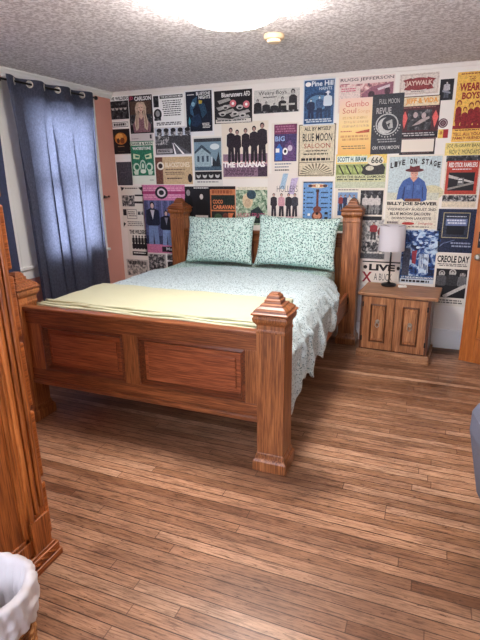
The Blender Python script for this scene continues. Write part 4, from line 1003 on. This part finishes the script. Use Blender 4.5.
def lin(u, v):
    a = 2*PI*u
    nn = noise.noise(Vector((math.cos(a)*2.2, math.sin(a)*2.2, v*3)))
    cr = .5*math.sin(a*17+3*math.sin(a*3)+v*4)+.5*math.sin(a*29+v*9)
    rg = lambda f_, g_: 1-2*abs(noise.noise(Vector((math.cos(a)*f_, math.sin(a)*f_, v*g_))))
    cr += 2.4*rg(3.2, 5)+1.2*rg(7, 11)-2.5
    if v < .45:      # outside skirt, rising
        t = v/.45; z = bh-.125+.04*nn+(.135-.04*nn)*t; R_ = max(br(z)+.012, br(z)+.019+.004*cr*(1-t*.3)+.010*nn)
    elif v < .55:    # rolled over the rim
        t = (v-.45)/.1; z = bh+.010+.007*math.sin(t*PI)+.012*nn; R_ = br(bh)+.014-.026*t+.003*cr
    else:            # inside, sagging down
        t = (v-.55)/.45; z = bh+.010-.33*t; R_ = (br(bh)-.012)*(1-.25*t)+(.022*nn+.011*cr)*min(1, t*2.5)-.012*min(1, t*3)
    return (bx+R_*math.cos(a), by+R_*math.sin(a), max(z, .03))
g = grid(bm, lin, 120, 40)
bmesh.ops.remove_doubles(bm, verts=bm.verts[:], dist=.0002)
low = [v for v in bm.verts if v.is_boundary and v.co.z < .2]
part('liner', bm, liner, wb, solid=.0015)

# ------------------------------------------------------------------ curtains on a black rod
RX, RZ = .105, 2.335
cm1 = curtain_mat('slate_blue_curtain', (84, 88, 106), (150, 156, 180), .42)
cm2 = curtain_mat('dark_slate_curtain', (74, 80, 104), (80, 94, 150), .3)
rod = thing('curtain_rod', 'thin black curtain rod above the windows on the left wall', 'curtain rod', (RX, -1.5, RZ))
bm = bmesh.new(); tube(bm, [(RX, -2.86, RZ), (RX, -.40, RZ)], .0085, 12); part('rod', bm, black_metal, rod)
for y, s_ in ((-.40, 1), (-2.86, -1)):
    bm = bmesh.new(); 
    bmesh.ops.create_uvsphere(bm, u_segments=16, v_segments=10, radius=.019)
    bmesh.ops.translate(bm, verts=bm.verts[:], vec=(RX, y+s_*.02, RZ)); part('finial', bm, black_metal, rod)
for y in (-.435, -1.55, -2.80):
    bm = bmesh.new(); tube(bm, [(.019, y, RZ-.02), (.06, y, RZ-.02), (RX, y, RZ-.012)], .006, 8); box(bm, .018, y-.012, RZ-.05, .022, y+.012, RZ+.02)
    part('bracket', bm, black_metal, rod)
def curtain(y0, y1, yb0, yb1, zb, m, label, per, ph):
    top = RZ+.036; n = (y1-y0)/per
    def cy(u, v): return (y0+(y1-y0)*u)*(1-v)+(yb0+(yb1-yb0)*u)*v
    def fold(u, v):
        w = .038*math.sin(2*PI*(u*n)+ph+1.1*v*math.sin(5*u))
        k = .024*math.sin(2*PI*u*n*.5+1+v*1.5)+.014*math.sin(2*PI*u*n*1.7+2)
        return w*(1-.15*v)+(k+.010*math.sin(2*PI*u*n*2.6+1+2*v))*min(1, v*2.5)
    def fn(u, v): return (max(.055, RX+fold(u, v)), cy(u, v)+.036*math.sin(4*PI*u*n+2*ph)*min(1, max(0, v-.06)*7)*math.sin(PI*min(max(u/.1, 0), .5))*math.sin(PI*min(max((1-u)/.1, 0), .5)), top+(zb-top)*v+(.006*math.sin(u*40) if v > .98 else 0))
    # grommets sit where the cloth crosses the rod
    gs = []
    k = 0
    while True:
        u = (k*PI-ph)/(2*PI*n); k += 1
        if u < .02: continue
        if u > .985: break
        gs.append(u)
    hr = .019; L_, Ht = (y1-y0), (top-zb)
    def skip(u, v):
        for g_ in gs:
            dy = (u-g_)*L_*math.hypot(1, .038*2*PI*n/L_); dz = v*Ht-.036
            if dy*dy+dz*dz < hr*hr: return True
        return False
    bm = bmesh.new(); grid(bm, fn, 260, 330, skip=skip)
    # two header hems: stitched double cloth
    o = obj('curtain', bm, m, fix=False, origin=(RX, (y0+y1)/2, zb))
    tag(o, label, 'curtain', 'blue grommet curtains on the black rod')
    bm = bmesh.new()
    def hd(u, v): x, y, z = fn(u, v*.062); return (x-.004, y, z)
    grid(bm, hd, 260, 20, skip=lambda u, v: skip(u, v*.062)); part('header_band', bm, m, o, fix=False)
    for g_ in gs:
        sl = .038*2*PI*n/L_*math.cos(2*PI*g_*n+ph)
        bm = bmesh.new(); torus(bm, (RX, y0+L_*g_, RZ), (1, -sl, 0), .024, .0055); part('grommet', bm, plain((196, 190, 184), .3, .7, .5, 'pale_grommet_metal'), o)
    return o
curtain(-1.52, -.45, -1.44, -.44, .16, cm1, 'slate-blue grommet curtain glowing with daylight, nearest the corner', .33, 1.1)
curtain(-2.70, -1.66, -2.68, -1.60, .16, cm2, 'dark slate curtain at the left edge, behind the tall chest', .33, .4)
hk = thing('curtain_holdback', 'small black screw-on holdback hook on the pink wall beside the window', 'curtain holdback', (.0, -.25, 1.385))
bm = bmesh.new(); lathe(bm, -.25, 1.385, [(.015, .0), (.015, .004), (.005, .006), (.004, .05)], 16, 'x'); tube(bm, [(.05, -.25, 1.385), (.055, -.29, 1.375), (.05, -.335, 1.375)], .004, 8)
part('arm', bm, black_metal, hk)
bm = bmesh.new(); bmesh.ops.create_uvsphere(bm, u_segments=14, v_segments=8, radius=.0125); bmesh.ops.translate(bm, verts=bm.verts[:], vec=(.058, -.25, 1.387)); part('knob', bm, plain((70, 30, 30), .35, .4, .5), hk)

# ------------------------------------------------------------------ ceiling lamp and smoke detector
LX, LY = 2.31, -2.21
cl = thing('ceiling_light', 'round white flush-mount ceiling light, switched on, over the bed end', 'ceiling light', (LX, LY, H))
bm = bmesh.new(); lathe(bm, LX, LY, [(.270, H), (.270, H-.018), (.258, H-.024)], 48); part('pan', bm, plain((236, 232, 226), .4, 0, .4), cl)
bm = bmesh.new(); lathe(bm, LX, LY, [(.256, H-.024)]+[(.256*math.cos(a)**.6, H-.042-.090*math.sin(a)) for a in [PI/2*k/9 for k in range(9)]]+[(.012, H-.1365)], 40)
part('glass_dome', bm, emis('lit_opal_glass', (255, 246, 239), 64), cl)
for k in range(3):
    a = PI/2+.45+2*PI*k/3
    c = bmesh.new(); x, y = LX+.262*math.cos(a), LY+.262*math.sin(a)
    tube(c, [(x, y, H-.024), (LX+.262*math.cos(a), LY+.262*math.sin(a), H-.040), (LX+.254*math.cos(a), LY+.254*math.sin(a), H-.062)], .004, 8)
    part('clip', c, steel, cl)
sd = thing('smoke_detector', 'cream round smoke detector on the ceiling beside the light', 'smoke detector', (2.275, -1.42, H))
bm = bmesh.new(); lathe(bm, 2.275, -1.42, [(.064, H), (.066, H-.006), (.064, H-.022), (.055, H-.028)], 36); part('base', bm, plain((226, 200, 164), .5), sd)
bm = bmesh.new(); lathe(bm, 2.275, -1.42, [(.042, H-.028), (.042, H-.040), (.036, H-.046)], 30)
for k in range(18):
    a = 2*PI*k/18; box(bm, 2.275+.042*math.cos(a)-.002, -1.42+.042*math.sin(a)-.002, H-.040, 2.275+.042*math.cos(a)+.002, -1.42+.042*math.sin(a)+.002, H-.028)
part('sensor_chamber', bm, plain((236, 214, 180), .5), sd)

# ------------------------------------------------------------------ grey upholstered chair at the right edge
def gfab():
    m, n, l, b = new_mat('grey_upholstery')
    v = coords(n, l); t = nz(n, l, v, 260, 2); l.new(mixc(n, l, t.outputs[0], (92, 96, 112), (116, 120, 136)), b.inputs['Base Color'])
    b.inputs['Roughness'].default_value = .9; bump(n, l, b, t.outputs[0], .3, .002); return m
gf = gfab()
AX, AY, AR = 3.925, -2.70, .2
ac = thing('armchair', 'grey upholstered armchair just entering the right edge', 'armchair', (AX, AY, 0), AR)
def ap(name, bm, **k): return part(name, bm, gf, ac, local=True, **k)
# local: faces +x, back at -x
def soft(x0, y0, z0, x1, y1, z1): 
    bm = BM((x0, y0, z0, x1, y1, z1)); return bm
seat = ap('seat', soft(-.17, -.24, .13, .34, .24, .33), bevel=.03)
ap('seat_cushion', soft(-.15, -.23, .335, .35, .23, .44), bevel=.045)
bm = bmesh.new()
def back(u, v):
    pass
pts = [(-.225, .10), (-.30, .46), (-.30, .55), (-.27, .605), (-.215, .61), (-.17, .56), (-.08, .30), (-.08, .10)]
a_ = [bm.verts.new((x, -.34, z)) for x, z in pts]; c_ = [bm.verts.new((x, .34, z)) for x, z in pts]
for i in range(len(pts)): j = (i+1) % len(pts); bm.faces.new((a_[i], a_[j], c_[j], c_[i]))
bm.faces.new(a_[::-1]); bm.faces.new(c_)
ap('backrest', bm, bevel=.035)
for s_ in (-1, 1):
    y0, y1 = sorted((s_*.245, s_*.34)); ap('armrest', soft(-.12, y0, .12, .33, y1, .54), bevel=.04)
for x in (-.12, .28):
    for y in (-.27, .27):
        bm = bmesh.new(); lathe(bm, x, y, [(.014, 0), (.022, .125)], 14); part('leg', bm, plain((40, 28, 20), .4), ac, local=True)

# ------------------------------------------------------------------ light, camera
w = bpy.data.worlds.new('world'); bpy.context.scene.world = w; w.use_nodes = True
bg = w.node_tree.nodes['Background']; bg.inputs[0].default_value = (*s2l((228, 236, 255)), 1); bg.inputs[1].default_value = 10
cd = bpy.data.cameras.new('camera'); cam = bpy.data.objects.new('camera', cd); C.objects.link(cam)
cam.location = (3.3293, -4.7009, 1.6156)
r = Vector((0.92982409, 0.36772787, -0.01426072)); u = Vector((-0.09463902, 0.27638979, 0.95637448)); f = Vector((-0.35562707, 0.88791041, -0.29179529))
cam.matrix_world = Matrix(((r.x, u.x, -f.x, 3.3293), (r.y, u.y, -f.y, -4.7009), (r.z, u.z, -f.z, 1.6156), (0, 0, 0, 1)))
cd.sensor_fit = 'VERTICAL'; cd.sensor_height = 24; cd.lens = 484.38/640*24; cd.clip_start = .02
sc = bpy.context.scene; sc.camera = cam
sc.view_settings.view_transform = 'Standard'; sc.view_settings.look = 'None'; sc.view_settings.gamma = 1
sc.view_settings.use_curve_mapping = False; sc.view_settings.exposure = .42
sc.cycles.use_denoising = True; sc.cycles.max_bounces = 8; sc.cycles.diffuse_bounces = 5
sc.cycles.sample_clamp_indirect = 8
